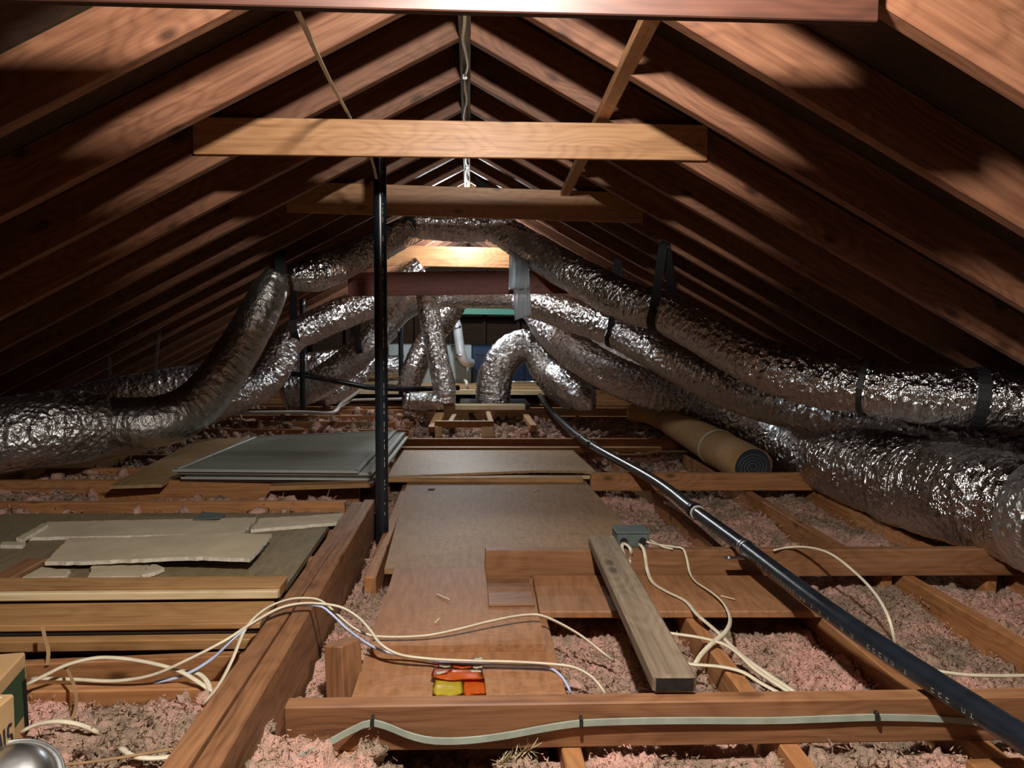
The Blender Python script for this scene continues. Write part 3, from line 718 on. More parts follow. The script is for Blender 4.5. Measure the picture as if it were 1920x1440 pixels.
duct('slanting foil duct in front of the grey furnace cabinet', [(858, 565, 6.95, .19), (835, 600, 6.95, .2), (800, 645, 6.9, .21), (778, 690, 6.85, .22), (764, 735, 6.8, .2)], FOIL)
duct('narrow foil duct hanging almost upright before the furnace', [(800, 545, 6.15, .17), (804, 580, 6.15, .175), (813, 630, 6.1, .175), (823, 680, 6.05, .175), (832, 725, 6.0, .18), (834, 757, 5.98, .17)], FOIL, rib=.014)
sd = empty('duct_elbow', P(790, 770, 5.95), 'short foil duct on the floor with a shiny metal collar', 'duct')
duct(None, [(768, 754, 5.98, .15), (790, 754, 5.98, .155), (832, 754, 5.98, .15)], FOIL, parent=sd, name='foil_sleeve')
bm = bmesh.new(); cyl(bm, P(756, 754, 5.98), P(771, 754, 5.98), .068, seg=24); from_bm('metal_collar', bm, GALV, sd, None, True)
duct('level foil duct crossing under the dark red collar tie', [(815, 558, 6.75, .16), (850, 560, 6.75, .16), (900, 561, 6.75, .16), (960, 562, 6.7, .165), (1012, 570, 6.6, .18)], FOIL)
duct('arched foil duct rising from the black plate like a bridge', [(925, 757, 6.35, .29), (926, 728, 6.35, .29), (934, 692, 6.35, .28), (955, 661, 6.35, .28), (985, 648, 6.35, .27), (1010, 660, 6.3, .28), (1027, 690, 6.25, .30), (1050, 722, 6.2, .28), (1080, 750, 6.1, .22), (1092, 762, 6.05, .06)], FOIL, seg=44, rib=.02)
duct('foil duct end with a crumpled tip beside the black pipe', [(1040, 700, 6.0, .22), (1070, 725, 5.8, .24), (1096, 748, 5.65, .20), (1112, 764, 5.55, .05)], FOIL, rib=.02, amp=.12)
duct('foil duct end with a taped cuff at the edge of the frame', [(1940, 964, 2.345, .366), (1960, 970, 2.31, .374), (1990, 980, 2.255, .374), (2005, 984, 2.23, .36)], FOIL_SMOOTH, rib=.0, amp=.03, name='duct_cuff')

# black webbing straps
def ribbon(name, label, pts, width_dir, width, mat=STRAP, thick=.003, cat='strap', step=.03, parent=None):
    path, L = smooth_path(pts, step); wd = Vector(width_dir).normalized() * (width / 2)
    c0 = path[0]; bm = bmesh.new(); rows = []
    for i, p in enumerate(path):
        t = (path[min(i + 1, len(path) - 1)] - path[max(i - 1, 0)]).normalized(); n = t.cross(wd).normalized() * (thick / 2)
        rows.append([bm.verts.new(p + a - c0) for a in (-wd - n, wd - n, wd + n, -wd + n)])
    for a, b in zip(rows, rows[1:]):
        for k in range(4): bm.faces.new((a[k], a[(k + 1) % 4], b[(k + 1) % 4], b[k]))
    bm.faces.new(list(reversed(rows[0]))); bm.faces.new(rows[-1]); bmesh.ops.recalc_face_normals(bm, faces=bm.faces[:])
    o = from_bm(name, bm, mat, parent, Matrix.Translation(c0), False)
    return tag(o, label, cat) if label else o
def sling(label, c, axis, r, top, width=.05):
    """A strap from the rafters round the underside of a duct and back up."""
    c = Vector(c); ax = Vector(axis).normalized(); side = ax.cross(Vector((0, 0, 1))).normalized(); up = side.cross(ax)
    pts = [Vector(top) + side * .01]
    for k in range(0, 9):
        a = math.pi * (0.08 - k / 8 * 1.16)
        pts.append(c + side * math.cos(a) * r + up * math.sin(a) * r)
    pts.append(Vector(top) - side * .01)
    return ribbon('duct_strap', label, pts, ax, width)
def wrap(label, c, axis, r, width=.04):
    c = Vector(c); ax = Vector(axis).normalized(); side = ax.cross(Vector((0, 0, 1))).normalized(); up = side.cross(ax)
    return ribbon('duct_band', label, [c + side * math.cos(a) * r + up * math.sin(a) * r for a in [k * math.pi / 8 for k in range(17)]], ax, width)
def roof_z(x): return ZR - PITCH * abs(x - XR) + .02
def hang(label, px, py, Y, ax, r, width=.05, lean=(0, 0)):
    c = P(px, py, Y); tp = Vector((c.x + lean[0], c.y + lean[1], 0)); tp.z = roof_z(tp.x)
    return sling(label, c, ax, r, tp, width)
hang('black strap holding up the dark end of the duct bridge at the ridge', 771, 424, 4.95, (1, 0, 0), .10, .07)
hang('black strap holding up the duct bridge, under the ridge board', 924, 424, 4.95, (1, .1, 0), .10, .07, (-.09, -.25))
hang('black strap at the sharp kink of the curved duct', 524, 520, 4.26, (1, .3, -.2), .082, .06)
hang('black strap looped under the rising duct behind the curved one', 552, 622, 5.3, (1, .2, .2), .115, .05)
hang('black strap under the dull duct behind the vent pipe', 668, 650, 6.33, (1, .3, .2), .125, .05)
hang('black strap over the topmost sloping duct, halfway down', 1243, 586, 3.74, (1, -.9, -.4), .106, .05)
hang('black strap round the middle sloping duct', 1156, 622, 4.85, (1, -.7, -.4), .108, .045)
hang('black strap looped over the top of the arched duct', 997, 650, 6.33, (1, 0, 0), .14, .045)
wrap('black band round the topmost duct near the dark end of the rafters', P(1625, 726, 2.92), P(1730, 738, 2.82) - P(1530, 712, 3.08), .113, .022)
wrap('wide black band round the topmost duct by the frame edge', P(1832, 746, 2.74), P(1935, 760, 2.68) - P(1730, 738, 2.82), .114, .042)

def perforated(label, a, b):
    a, b = Vector(a), Vector(b); n = int((a - b).length / .016); bm = bmesh.new(); d = (b - a) / n; wx = Vector((.009, 0, 0)); hx = wx * .35
    for k in range(n):                                # a strap of rungs and rails, so each hole is open
        p = a + d * k
        for q in ((p - wx, p - hx), (p + hx, p + wx)):
            bm.faces.new([bm.verts.new(v) for v in (q[0], q[1], q[1] + d, q[0] + d)])
        bm.faces.new([bm.verts.new(v) for v in (p - hx, p + hx, p + hx + d * .45, p - hx + d * .45)])
    g = bmesh.ops.solidify(bm, geom=bm.faces[:], thickness=.0012)
    o = from_bm('perforated_strap', bm, GALV); return tag(o, label, 'strap')
perforated('perforated metal strap holding the far duct, above the crumpled wrap', P(205, 658, 4.75), P(208, 742, 4.72))
perforated('perforated metal strap beside the curved duct, the longer of the two', P(300, 615, 4.82), P(288, 735, 4.78))
perforated('perforated metal strap above the bright duct end', P(583, 640, 6.65), P(586, 672, 6.65))

# ------------------------------------------------------------------ furnace corner
FY = 8.0
fb = P(800, 722, FY); ft = P(800, 647, FY)
fx0, fx1, fx2 = P(728, 700, FY).x, P(884, 700, FY).x, P(1008, 700, FY).x
fur = empty('furnace', (fx1, FY + .3, fb.z), 'grey furnace lying on its platform, with a navy blue louvred door', 'furnace')
box('cabinet', (fx0, FY, fb.z), (fx1, FY + .6, ft.z), CABINET, fur, .006)
dn = box('door_panel', (fx1 + .004, FY - .02, fb.z + .005), (fx2, FY + .6, ft.z - .005), NAVY, fur, .01)
bm = bmesh.new()
for k in range(9): bm_box(bm, (fx1 + .08 + k * .05, FY - .026, ft.z - .13), (fx1 + .105 + k * .05, FY - .019, ft.z - .075))
from_bm('louvre', bm, plain('dark_navy_slot', (.006, .012, .022), .5), dn)
bm = bmesh.new()
for x0, x1, z0, z1 in ((.05, .06, .06, .33), (.05, .55, .06, .07), (.54, .55, .06, .33), (.05, .55, .32, .33)):
    bm_box(bm, (fx1 + x0, FY - .03, fb.z + z0), (fx1 + x1, FY - .02, fb.z + z1))
from_bm('door_rim', bm, NAVY, dn)
FLUE = plain('bright_flue_steel', (.72, .75, .78), .38, .55, .05, 10)
flu = empty('flue_pipe', P(851, 640, 7.8), 'bent galvanised flue pipe joining the furnace side', 'pipe')
sweep('flue', [P(842, 600, 7.75), P(851, 600, 7.75), P(857, 612, 7.75), P(861, 640, 7.75), P(866, 668, 7.75), P(874, 679, 7.8), P(884, 681, 7.9)], .047, FLUE, flu, .02, 20)
for a, b in (((856, 612), (857, 616)), ((862, 664), (863, 668))):
    bm = bmesh.new(); cyl(bm, P(*a, 7.75), P(*b, 7.75), .051, seg=20); from_bm('flue_seam', bm, GALV, flu, None, True)
trap = pipe('drain_trap', 'white plastic drain trap at the foot of the furnace', [P(856, 724, 7.3), P(858, 732, 7.3), P(866, 735, 7.3), P(874, 731, 7.3), P(875, 718, 7.3), P(872, 714, 7.4)], .016, WHITE_PVC, 'pipe', .02)
pipe('gas_pipe', 'small grey metal pipe with fittings behind the arched duct', [P(960, 716, 7.6), P(1000, 716, 7.6), P(1010, 718, 7.5), P(1010, 742, 7.5)], .012, GALV, 'pipe', .03)
plt = empty('furnace_platform', P(860, 745, 7.3), 'plywood platform carrying the furnace', 'platform')
z1 = P(930, 728, 7.3).z
plate('deck', [(fx0 - .6, 7.3, z1), (fx2 + .05, 7.3, z1), (fx2 + .05, 8.9, z1), (fx0 - .6, 8.9, z1)], .03, PLY_TAN, plt)
timber('edge_board', (fx0 - .6, 7.29, z1 - .012), (fx2 + .05, 7.29, z1 - .012), .02, .05, W_PALE, plt, top=True)
for x in (fx0 - .5, -.35, fx2 - .01):
    timber('leg', (x, 7.33, -.04), (x, 7.33, z1 - .032), .05, .05, W_PALE, plt, up=(0, 1, 0))
gb = timber('green_board', P(838, 583, 8.9), P(1060, 586, 8.9), .03, .07, TEAL); tag(gb, 'green board on the far gable above the furnace', 'board')
bp = box('base_plate', P(862, 759, 6.2), P(985, 755, 6.75), BLACK, None, .002); tag(bp, 'black metal plate under the arched duct', 'plate')
tb = timber('plank', P(852, 758, 6.08), P(984, 758, 6.08), .12, .04, W_PALE, top=True); tag(tb, 'pale board below the black plate of the arched duct', 'plank')
fr = empty('hatch_frame', P(868, 800, 5.3), 'small tan wooden frame on the floor before the narrow upright duct', 'frame')
timber('rail', P(815, 789, 5.25), P(926, 789, 5.25), .04, .045, W_PLANK, fr, top=True)
for (a, b, w_) in (((812, 800, 5.2), (826, 771, 6.0), .07), ((844, 790, 5.3), (852, 776, 5.8), .035), ((921, 790, 5.3), (915, 771, 5.9), .035), ((1001, 797, 5.2), (986, 776, 5.9), .045)):
    timber('side_bar', P(*a), P(*b), w_, .04, W_PLANK, fr, top=True)
for px in (822, 909, 919):
    timber('leg', P(px, 802, 5.2), P(px + 1, 822, 5.15), .05, .03, W_PLANK, fr, up=(0, 1, 0))

# ------------------------------------------------------------------ carpet roll
kr = empty('carpet_roll', P(1310, 850, 4.8), 'tan rolled-up carpet pad lying between the joists and the large silver duct', 'carpet roll')
def soft(r, s, a, p, L): return r * (1 + .03 * noise.noise(Vector((math.cos(a), math.sin(a), s * 2.2))))
sweep('inner_roll', [P(1185, 774, 5.25), P(1215, 775, 5.15), P(1250, 788, 4.95), P(1282, 804, 4.75)], [.066, .078, .085, .09], KRAFT, kr, .03, 28, .9, soft)
sweep('outer_roll', [P(1262, 796, 4.85), P(1300, 814, 4.6), P(1350, 842, 4.25), P(1385, 862, 4.02), P(1411, 876, 3.87)], [.088, .108, .118, .118, .113], KRAFT, kr, .03, 28, .88, soft)
a_, b_ = P(1411, 876, 3.87), P(1385, 862, 4.02); t = (a_ - b_).normalized()
bm = bmesh.new(); cyl(bm, a_ - t * .01, a_ + t * .004, .098, seg=28); o = from_bm('rolled_core', bm, PAD, kr)
path = []
s_ = t.cross(Vector((0, 0, 1))).normalized(); u_ = s_.cross(t)
for k in range(60):
    an = k * .42; rr = .085 - .0012 * k; path.append(a_ + t * .006 + (s_ * math.cos(an) + u_ * math.sin(an) * .85) * rr)
sweep('roll_layer', path, .0025, BOXGREY, kr, .015, 5)
sweep('tape_band', [P(1345, 839, 4.285), P(1350, 842, 4.25)], .1215, PAPER, kr, .02, 28, .88)

# ------------------------------------------------------------------ hanging plastic bag
BY = 4.62
bg = empty('plastic_bag', P(972, 470, BY), 'clear plastic bag hanging from the foil duct before the red collar tie', 'bag')
def film(name, quads, dy):
    bm = bmesh.new(); cols = []
    (tl, tr, br_, bl_) = [P(x, y, BY + dy) for x, y in quads]; nu, nv = 10, 16
    g = [[None] * (nu + 1) for _ in range(nv + 1)]
    for j in range(nv + 1):
        for i in range(nu + 1):
            p = tl.lerp(tr, i / nu).lerp(bl_.lerp(br_, i / nu), j / nv)
            p.y += .012 * math.sin(i * 1.3 + j * .2) + .008 * noise.noise(Vector((i * .7, j * .4, dy * 50)))
            g[j][i] = bm.verts.new(p)
    for j in range(nv):
        for i in range(nu): bm.faces.new((g[j][i], g[j][i + 1], g[j + 1][i + 1], g[j + 1][i]))
    bmesh.ops.solidify(bm, geom=bm.faces[:], thickness=.001)
    return from_bm(name, bm, FILM, bg, None, True)
film('outer_layer', [(955, 466), (991, 490), (992, 541), (954, 543)], 0)
film('inner_layer', [(960, 470), (991, 490), (997, 589), (965, 601)], .02)

# ------------------------------------------------------------------ electrical
def cable(label, pts, r=.0062, mat=CREAM, flat=.55, name='cable', parent=None):
    o = sweep(name, [Pz(*p) for p in pts], r, mat, parent, .012, 8, flat)
    return tag(o, label, 'cable') if label else o
jb = empty('junction_box', Pz(1182, 1030, .0), 'grey plastic junction box with cables coming out of its knockouts', 'junction box')
c = Pz(1186, 1026, .0); zc = .0
box('box_body', (c.x - .052, c.y - .005, zc), (c.x + .052, c.y + .085, zc + .045), BOXGREY, jb, .003)
box('lid', (c.x - .055, c.y - .008, zc + .045), (c.x + .055, c.y + .088, zc + .052), BOXGREY, jb, .002)
for k, dx in enumerate((-.03, 0, .032)):
    bm = bmesh.new(); cyl(bm, (c.x + dx, c.y - .007, zc + .02), (c.x + dx, c.y - .002, zc + .02), .013, seg=16)
    from_bm('knockout', bm, NEAR_BLACK if k != 1 else BOXGREY, jb)
cable('short cream cable looping from the junction box down behind the grey plank', [(1168, 1018, .02), (1166, 1026, .012), (1168, 1036, .004), (1175, 1050, -.03), (1180, 1062, -.05)])
cable('second short cream cable looping from the same knockout beside the grey plank', [(1170, 1018, .02), (1178, 1024, .014), (1183, 1032, .006), (1182, 1048, -.03), (1178, 1064, -.05)])
cable('cream cable snaking from the junction box over the wide board', [(1199, 1020, .02), (1206, 1028, .012), (1210, 1045, -.01), (1214, 1070, -.05), (1224, 1092, -.062), (1248, 1108, -.062), (1285, 1127, -.062), (1308, 1153, -.06), (1345, 1185, -.07), (1390, 1228, -.08), (1440, 1264, -.09), (1485, 1294, -.10), (1510, 1312, -.115)])
cable('cream cable making a hooked loop off the beam beside the junction box', [(1212, 1016, .02), (1240, 1022, .006), (1268, 1026, .008), (1281, 1029, .006), (1288, 1048, -.02), (1294, 1075, -.055), (1306, 1092, -.06), (1334, 1111, -.058), (1357, 1132, -.055), (1369, 1160, -.055), (1362, 1183, -.06), (1338, 1204, -.07), (1316, 1226, -.085), (1303, 1246, -.10)])
cable('cream cable leaving the junction box over the insulation', [(1213, 1010, .02), (1225, 1016, .008), (1243, 1026, .006), (1262, 1030, .004)])
cable('cream cable coming out under the middle of the grey plank', [(1230, 1182, -.07), (1262, 1188, -.07), (1310, 1195, -.07), (1355, 1207, -.07), (1385, 1226, -.075), (1412, 1252, -.085), (1446, 1276, -.095), (1480, 1298, -.10), (1505, 1312, -.11)])
cable('cream cable coming out under the near end of the grey plank', [(1270, 1240, -.08), (1300, 1246, -.08), (1350, 1250, -.08), (1392, 1260, -.08), (1425, 1280, -.09), (1458, 1298, -.10), (1480, 1310, -.11)])
cable('thin white wire arching over the beam behind the black pipe', [(1450, 1032, .002), (1480, 1026, .010), (1520, 1027, .03), (1560, 1040, .04), (1605, 1075, .03), (1640, 1112, .02), (1665, 1155, .0), (1678, 1205, -.06), (1680, 1225, -.11)], .0042, CREAM, .8)
cable('white cable running level from under the black pipe to the frame edge', [(1700, 1254, -.075), (1755, 1258, -.075), (1810, 1265, -.075), (1870, 1267, -.075), (1960, 1266, -.075)])
cable('dusty cable crossing behind the cross beam to the carpet roll', [(1155, 852, -.05), (1200, 852, -.05), (1240, 847, -.045), (1300, 847, -.05)], .008, TWINE, .8)
# bundle over the girder
cable('cream cable draped over the girder and across the reddish plywood', [(380, 1320, -.10), (408, 1288, -.07), (434, 1240, -.03), (462, 1176, .01), (498, 1142, .022), (536, 1126, .022), (570, 1122, .022), (602, 1127, .016), (632, 1152, -.01), (662, 1177, -.035), (692, 1191, -.052), (735, 1195, -.058), (800, 1192, -.056), (860, 1180, -.05), (920, 1165, -.044), (980, 1154, -.042), (1020, 1156, -.045), (1080, 1186, -.06), (1130, 1224, -.085), (1150, 1240, -.11)])
cable('cream cable draped over the girder and past the orange wrapper', [(60, 1272, -.075), (140, 1274, -.075), (215, 1277, -.075), (285, 1266, -.06), (350, 1238, -.03), (420, 1202, .0), (470, 1170, .015), (520, 1142, .026), (560, 1132, .028), (600, 1132, .026), (640, 1139, .014), (672, 1158, -.005), (696, 1184, -.02), (714, 1208, -.035), (748, 1227, -.055), (800, 1235, -.062), (870, 1239, -.062), (960, 1241, -.064), (1030, 1245, -.066), (1075, 1251, -.07), (1108, 1268, -.085), (1128, 1290, -.10), (1136, 1304, -.115)])
cable('bluish cable draped over the girder, dropping beside the wood block', [(290, 1280, -.085), (345, 1266, -.07), (398, 1235, -.04), (440, 1195, .0), (482, 1164, .014), (540, 1138, .020), (596, 1136, .020), (622, 1152, .0), (650, 1179, -.03), (690, 1208, -.05), (722, 1222, -.06), (770, 1232, -.0735), (850, 1243, -.0755), (960, 1248, -.078), (1020, 1250, -.078), (1046, 1262, -.085), (1062, 1282, -.10), (1070, 1300, -.115)], .0062, BLUEW)
cable('white cable curving in front of the lumber pile', [(50, 1283, -.06), (85, 1266, -.05), (130, 1245, -.035), (190, 1233, -.03), (260, 1239, -.04), (330, 1256, -.055), (375, 1281, -.075), (408, 1305, -.10)])
cable('white cable end dropping beside the girder', [(325, 1257, -.07), (368, 1262, -.07), (388, 1278, -.075), (394, 1300, -.09), (390, 1325, -.11)])
cable('white cable end poking out of the pink insulation by the cartons', [(40, 1372, -.085), (70, 1358, -.075), (110, 1353, -.07), (150, 1359, -.08), (185, 1374, -.105)])
cable('white cable lying on the pink insulation against the girder', [(225, 1402, -.08), (250, 1418, -.075), (285, 1422, -.08), (330, 1418, -.085)])
cable('tan cord at the very bottom, across the pink insulation', [(95, 1436, -.07), (160, 1430, -.07), (230, 1420, -.07), (290, 1410, -.075), (330, 1404, -.085)], .004, TWINE)
def strip(label, pts, w_, wd=(1, .3, 0)):
    return ribbon('binding_strip', label, [P(*p) for p in pts], wd, w_, TWINE, .0015, 'strip', .015)
strip('short frayed tan strip hanging off the lumber pile', [(80, 1174, 1.84), (84, 1195, 1.83), (91, 1222, 1.81), (88, 1248, 1.79)], .008)
strip('long twisted tan strip dangling down to the pink insulation', [(117, 1249, 1.72), (130, 1262, 1.66), (143, 1305, 1.62), (138, 1342, 1.58), (118, 1368, 1.55), (100, 1396, 1.52), (90, 1425, 1.50)], .007, (1, 0, .3))
FYB = 1.394
nc = empty('cable', P(1090, 1357, FYB), 'flat cable stapled along the face of the brown cross beam', 'cable')
fp = [(500, 1452, 1.27), (540, 1432, 1.31), (600, 1402, 1.36), (650, 1374, 1.385), (695, 1355, FYB), (730, 1364, FYB), (770, 1380, FYB), (815, 1389, FYB), (880, 1388, FYB), (950, 1379, FYB), (1020, 1366, FYB), (1090, 1356, FYB), (1200, 1352, FYB), (1300, 1351, FYB), (1450, 1351, FYB), (1570, 1347, FYB), (1645, 1345, FYB), (1740, 1347, FYB), (1800, 1351, FYB), (1930, 1364, FYB)]
ribbon('sheath', None, [P(*q) for q in fp], (0, .1, 1), .0115, GREYC, .0055, 'cable', .02, nc)
for a, b in ((698, 1355), (1090, 1356), (1645, 1345)):
    q = P(a, b, FYB - .006); box('staple', q + Vector((-.003, -.003, -.010)), q + Vector((.003, .012, .010)), INK, nc, .001)

# wire down the near roof and along the ridge
rc = tag(sweep('cable', [P(552, -6, 1.30), P(556, 18, 1.36), P(572, 52, 1.5), P(590, 92, 1.72), P(618, 150, 2.1), P(640, 190, 2.36), P(657, 222, 2.56), P(680, 268, 2.75), P(697, 300, 2.86), P(706, 335, 2.93)], .0058, CREAM, None, .03, 8, .6), 'pale cable hanging from the overhead collar tie to the vent pipe', 'cable')
ridge_pts = []
for k in range(46):
    y = 1.3 + k * .13
    ridge_pts.append((XR + .006 * math.sin(k * 1.9) + .004 * math.sin(k * .7), y, 1.6175 - .008 - (.012 * abs(math.sin(k * .52)) if k < 40 else 0)))
rw = empty('cable', ridge_pts[10], 'pale cable stapled along the underside of the ridge board', 'cable')
sweep('sheath', ridge_pts, .0058, CREAM, rw, .03, 8, .6)
for k in (6, 12, 18, 24, 30): q = Vector(ridge_pts[k]); box('staple', (q.x - .009, q.y - .003, q.z - .008), (q.x + .009, q.y + .003, 1.619), GALV, rw, .001)

# ------------------------------------------------------------------ litter near the camera
# snack wrapper
WZ = -.086
wr = empty('snack_wrapper', Pz(858, 1270, WZ), 'crumpled orange and yellow striped snack wrapper', 'wrapper')
def patch(name, quad, mat, wav=.004, seed=0, lift=0.0):
    (tl, tr, br_, bl_) = [Pz(x, y, WZ + .004 + z_) for x, y, z_ in quad]; n = 8; bm = bmesh.new(); g = []
    for j in range(n + 1):
        row = []
        for i in range(n + 1):
            p = tl.lerp(tr, i / n).lerp(bl_.lerp(br_, i / n), j / n)
            p.z += wav * math.sin(i * .9 + seed) * (j / n) + wav * .6 * noise.noise(Vector((i * .6, j * .6, seed))) + lift * math.sin(math.pi * j / n)
            row.append(bm.verts.new(p))
        g.append(row)
    for j in range(n):
        for i in range(n): bm.faces.new((g[j][i], g[j + 1][i], g[j + 1][i + 1], g[j][i + 1]))
    bmesh.ops.solidify(bm, geom=bm.faces[:], thickness=.0012)
    return from_bm(name, bm, mat, wr, None, True)
patch('orange_stripe', [(846, 1240, .004), (887, 1236, .006), (886, 1254, .004), (846, 1252, .004)], ORANGE, .0015, 1)
patch('white_stripe', [(823, 1241, .004), (846, 1240, .004), (846, 1252, .004), (822, 1250, .003)], WHITEW, .001, 1)
patch('white_stripe', [(887, 1234, .006), (904, 1230, .010), (905, 1253, .005), (886, 1254, .004)], WHITEW, .001, 1.6)
patch('pink_stripe', [(812, 1242, .003), (824, 1241, .004), (823, 1250, .003), (812, 1249, .002)], PINKW, .001, 1)
patch('orange_fold', [(813, 1254, .003), (904, 1256, .003), (908, 1277, .008), (808, 1271, .009)], ORANGE, .003, 2.2, .003)
patch('pink_stripe', [(814, 1254, .0055), (850, 1255, .0055), (838, 1263, .0095), (811, 1267, .0105)], PINKW, .0015, 2.2, .003)
patch('white_stripe', [(880, 1256, .006), (902, 1257, .006), (903, 1261, .0075), (882, 1260, .0075)], WHITEW, .001, 2.2, .002)
patch('white_stripe', [(816, 1260, .010), (839, 1257, .009), (838, 1261, .010), (817, 1265, .012)], WHITEW, .001, 2.2, .002)
patch('yellow_panel', [(813, 1268, .0), (867, 1268, .0), (869, 1304, .0), (811, 1306, .0)], YELLOW, .002, .6, .002)
patch('orange_panel', [(867, 1268, .0), (908, 1270, .001), (912, 1302, .0), (869, 1304, .0)], ORANGE, .002, 3.2, .002)

# cartons
def carton(B, Fp, wid, hgt_, label):
    e = (Fp - B); L = e.length; e.normalize(); out = e.cross(Vector((0, 0, -1))).normalized()
    if out.x < 0: out = -out
    r = empty('cardboard_box', (B + Fp) / 2 - out * wid / 2 - Vector((0, 0, hgt_)), label, 'box')
    timber('carton', B - out * wid / 2, Fp - out * wid / 2, wid, hgt_, CARD, r, top=True)
    def on(s_, t_, lift=.0012): return B + e * s_ + out * lift - Vector((0, 0, t_))
    def face(name, pts, mat):
        bm = bmesh.new(); bm.faces.new([bm.verts.new(on(*p)) for p in pts]); bmesh.ops.solidify(bm, geom=bm.faces[:], thickness=.0008)
        return from_bm(name, bm, mat, r)
    return r, on, face
c1, on, face = carton(Pz(48, 1222, .06), Pz(-70, 1350, .06), .3, .20, 'cardboard box with a green printed side, behind the nearer carton')
face('green_print', [(.010, .026), (.20, .028), (.20, .125), (.010, .118)], GREEN)
face('dark_strip', [(.008, .05, .002), (.026, .05, .002), (.020, .16, .002), (.002, .16, .002)], NEAR_BLACK)  # narrow near-black strip slanting down the carton side
c2, on, face = carton(Pz(27, 1300, .11), Pz(-80, 1390, .11), .26, .24, 'nearest cardboard carton with black marker scrawl, cut off by the frame')
bm = bmesh.new()
for st_ in ([(.012, .045), (.022, .043), (.024, .06), (.013, .062), (.012, .08), (.024, .082)], [(.034, .042), (.032, .082)], [(.046, .044), (.041, .066), (.054, .066)], [(.051, .044), (.050, .084)]):
    for (sa, ta), (sb, tb) in zip(st_, st_[1:]):
        a = on(sa, ta); b = on(sb, tb); t = (b - a).normalized(); n = (on(0, 0, .01) - on(0, 0, 0)).normalized().cross(t) * .0026
        bm.faces.new([bm.verts.new(v) for v in (a - n, b - n, b + n, a + n)])
o = from_bm('marker_scrawl', bm, INK, c2); o['kind'] = 'stuff'
tp_ = Pz(27, 1300, .1115); plate('packing_tape', [tp_ + Vector((-.012, -.012, 0)), tp_ + Vector((-.06, -.012, 0)), tp_ + Vector((-.06, -.06, 0)), tp_ + Vector((-.04, -.06, 0))], .001, WHITEW, c2)

# metal reflector
mr = empty('metal_reflector', P(22, 1450, 1.17), 'shiny metal reflector bowl beside the cartons', 'reflector')
cc = P(18, 1462, 1.17); ax = Vector((.25, -.45, .85)).normalized(); s_ = ax.cross(Vector((0, 1, 0))).normalized(); u_ = ax.cross(s_)
bm = bmesh.new(); rows = []
for r_, h_ in ((.012, .030), (.030, .028), (.046, .020), (.056, .008), (.060, -.006), (.068, -.010), (.072, -.008), (.072, -.012)):
    rows.append([bm.verts.new(cc + ax * h_ + (s_ * math.cos(k * math.pi / 20) + u_ * math.sin(k * math.pi / 20)) * r_) for k in range(40)])
for a, b in zip(rows, rows[1:]):
    for k in range(40): bm.faces.new((a[k], a[(k + 1) % 40], b[(k + 1) % 40], b[k]))
bm.faces.new(rows[0]); bmesh.ops.recalc_face_normals(bm, faces=bm.faces[:])
from_bm('bowl', bm, plain('bright_aluminium', (.55, .57, .57), .34, 1.0, .05, 8, .15), mr, None, True)
bm = bmesh.new(); rr_ = []
from_pts = [cc - ax * .010 + (s_ * math.cos(k * math.pi / 20) + u_ * math.sin(k * math.pi / 20)) * .072 for k in range(41)]
sweep('rolled_rim', from_pts, .0025, GALV, mr, .008, 8)

# bristly dry tuft
tw = P(964, 1418, 1.31); bm = bmesh.new(); rnd = random.Random(3)
stem = [tw + Vector((-.03, 0, -.012)), tw + Vector((.03, .0, .012))]
for k in range(70):
    f_ = rnd.random(); p = stem[0].lerp(stem[1], f_)
    d = Vector((rnd.uniform(-.4, 1), rnd.uniform(-1, .4), rnd.uniform(-.3, 1))).normalized() * rnd.uniform(.014, .028)
    n = d.cross(Vector((.3, .2, .9))).normalized() * .0017
    q = [bm.verts.new(v) for v in (p - n, p + n, p + d + n * .3, p + d - n * .3)]; bm.faces.new(q)
bmesh.ops.solidify(bm, geom=bm.faces[:], thickness=.0008)
tag(from_bm('dry_sprig', bm, STRAW), 'bristly pale dry sprig lying below the stapled cable', 'sprig')

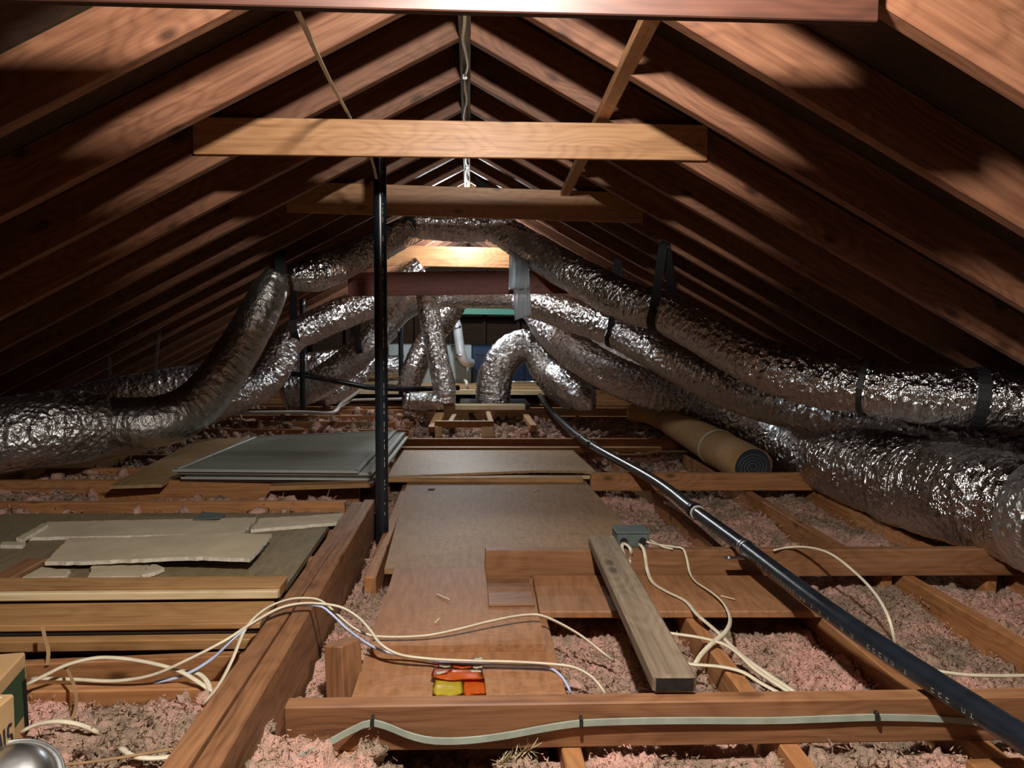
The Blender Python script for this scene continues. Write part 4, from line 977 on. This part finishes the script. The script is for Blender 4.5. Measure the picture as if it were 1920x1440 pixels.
# small litter
h0 = Pz(808, 918, -.0692); hb = plate('knot_hole', [h0 + Vector(q) for q in ((-.016, -.02, 0), (.014, -.024, 0), (.02, .02, 0), (-.012, .024, 0))], .0006, NEAR_BLACK, None)
big = next(o for o in C.objects if o.get('label', '').startswith('large plywood sheet')); hb.parent = big; hb.matrix_parent_inverse = big.matrix_basis.inverted()
def splinter(label, a, b, z, w_=.004):
    tag(timber('wood_splinter', Pz(*a, z), Pz(*b, z + .003), w_, .003, W_PALE, bev=.0005), label, 'splinter', 'splinters on the boards')
splinter('thin pale splinter on the reddish plywood sheet, near its far edge', (819, 1114), (842, 1124), -.066)
splinter('short splinter on the reddish plywood sheet, nearer the draped cable', (816, 1168), (823, 1160), -.066)
splinter('splinter on the wide reddish board beside the hooked cable', (1352, 1117), (1378, 1124), -.065)
splinter('splinter near the far edge of the large plywood sheet', (998, 921), (1012, 916), -.067)

# insulation last: it keeps clear of every board laid so far
block(-.36, 2.6, 1.38, 1.455); block(.04, 3, 2.37, 2.45); block(.58, 1.77, 3.67, 3.73)
block(-1.25, -.78, .9, 1.45)
tufts('insulation', 'pink and grey loose insulation between the joists beyond the girder', [
    (-.37, 2.3, 1.05, 1.43, 2600, .011, 2, .0062), (-.38, 2.4, 1.43, 2.44, 2200, .011, 2, .0062),
    (-.37, 2.3, 2.44, 3.75, 1500, .014, 1, .011), (-.4, 2.4, 3.75, 4.9, 900, .018, 1, .017), (-.45, 1.4, 4.9, 6.4, 700, .024, 1, .025)])
tufts('insulation', 'pink loose insulation in front of and behind the lumber pile', [
    (-1.15, -.5, 1.12, 1.66, 2600, .013, 2, .007), (-2.2, -.5, 1.70, 1.90, 1800, .013, 1, .012), (-3.0, -.5, 3.04, 3.5, 900, .022, 1, .02), (-3.0, -.35, 3.5, 5.4, 420, .026, 1, .03), (-2.6, -.4, 5.45, 7.0, 220, .03, 1, .04)])

# alike things share a group
GROUPS = {'duct': 'silver foil ducts', 'strap': 'straps on the ducts', 'drywall': 'broken drywall pieces on the dark plywood', 'cable': 'electrical cables in the attic',
          'roof brace': 'collar ties across the roof', 'plywood': 'plywood pieces on the attic floor', 'plank': 'loose planks on the attic floor', 'pipe': 'plumbing pipes in the attic',
          'beam': 'beams across the attic floor', 'box': 'cardboard cartons', 'board': 'loose boards in the attic', 'strip': 'tan binding strips', 'insulation': 'loose pink insulation'}
for o in scn.objects:
    if o.parent is None and 'category' in o and 'group' not in o and o['category'] in GROUPS: o['group'] = GROUPS[o['category']]
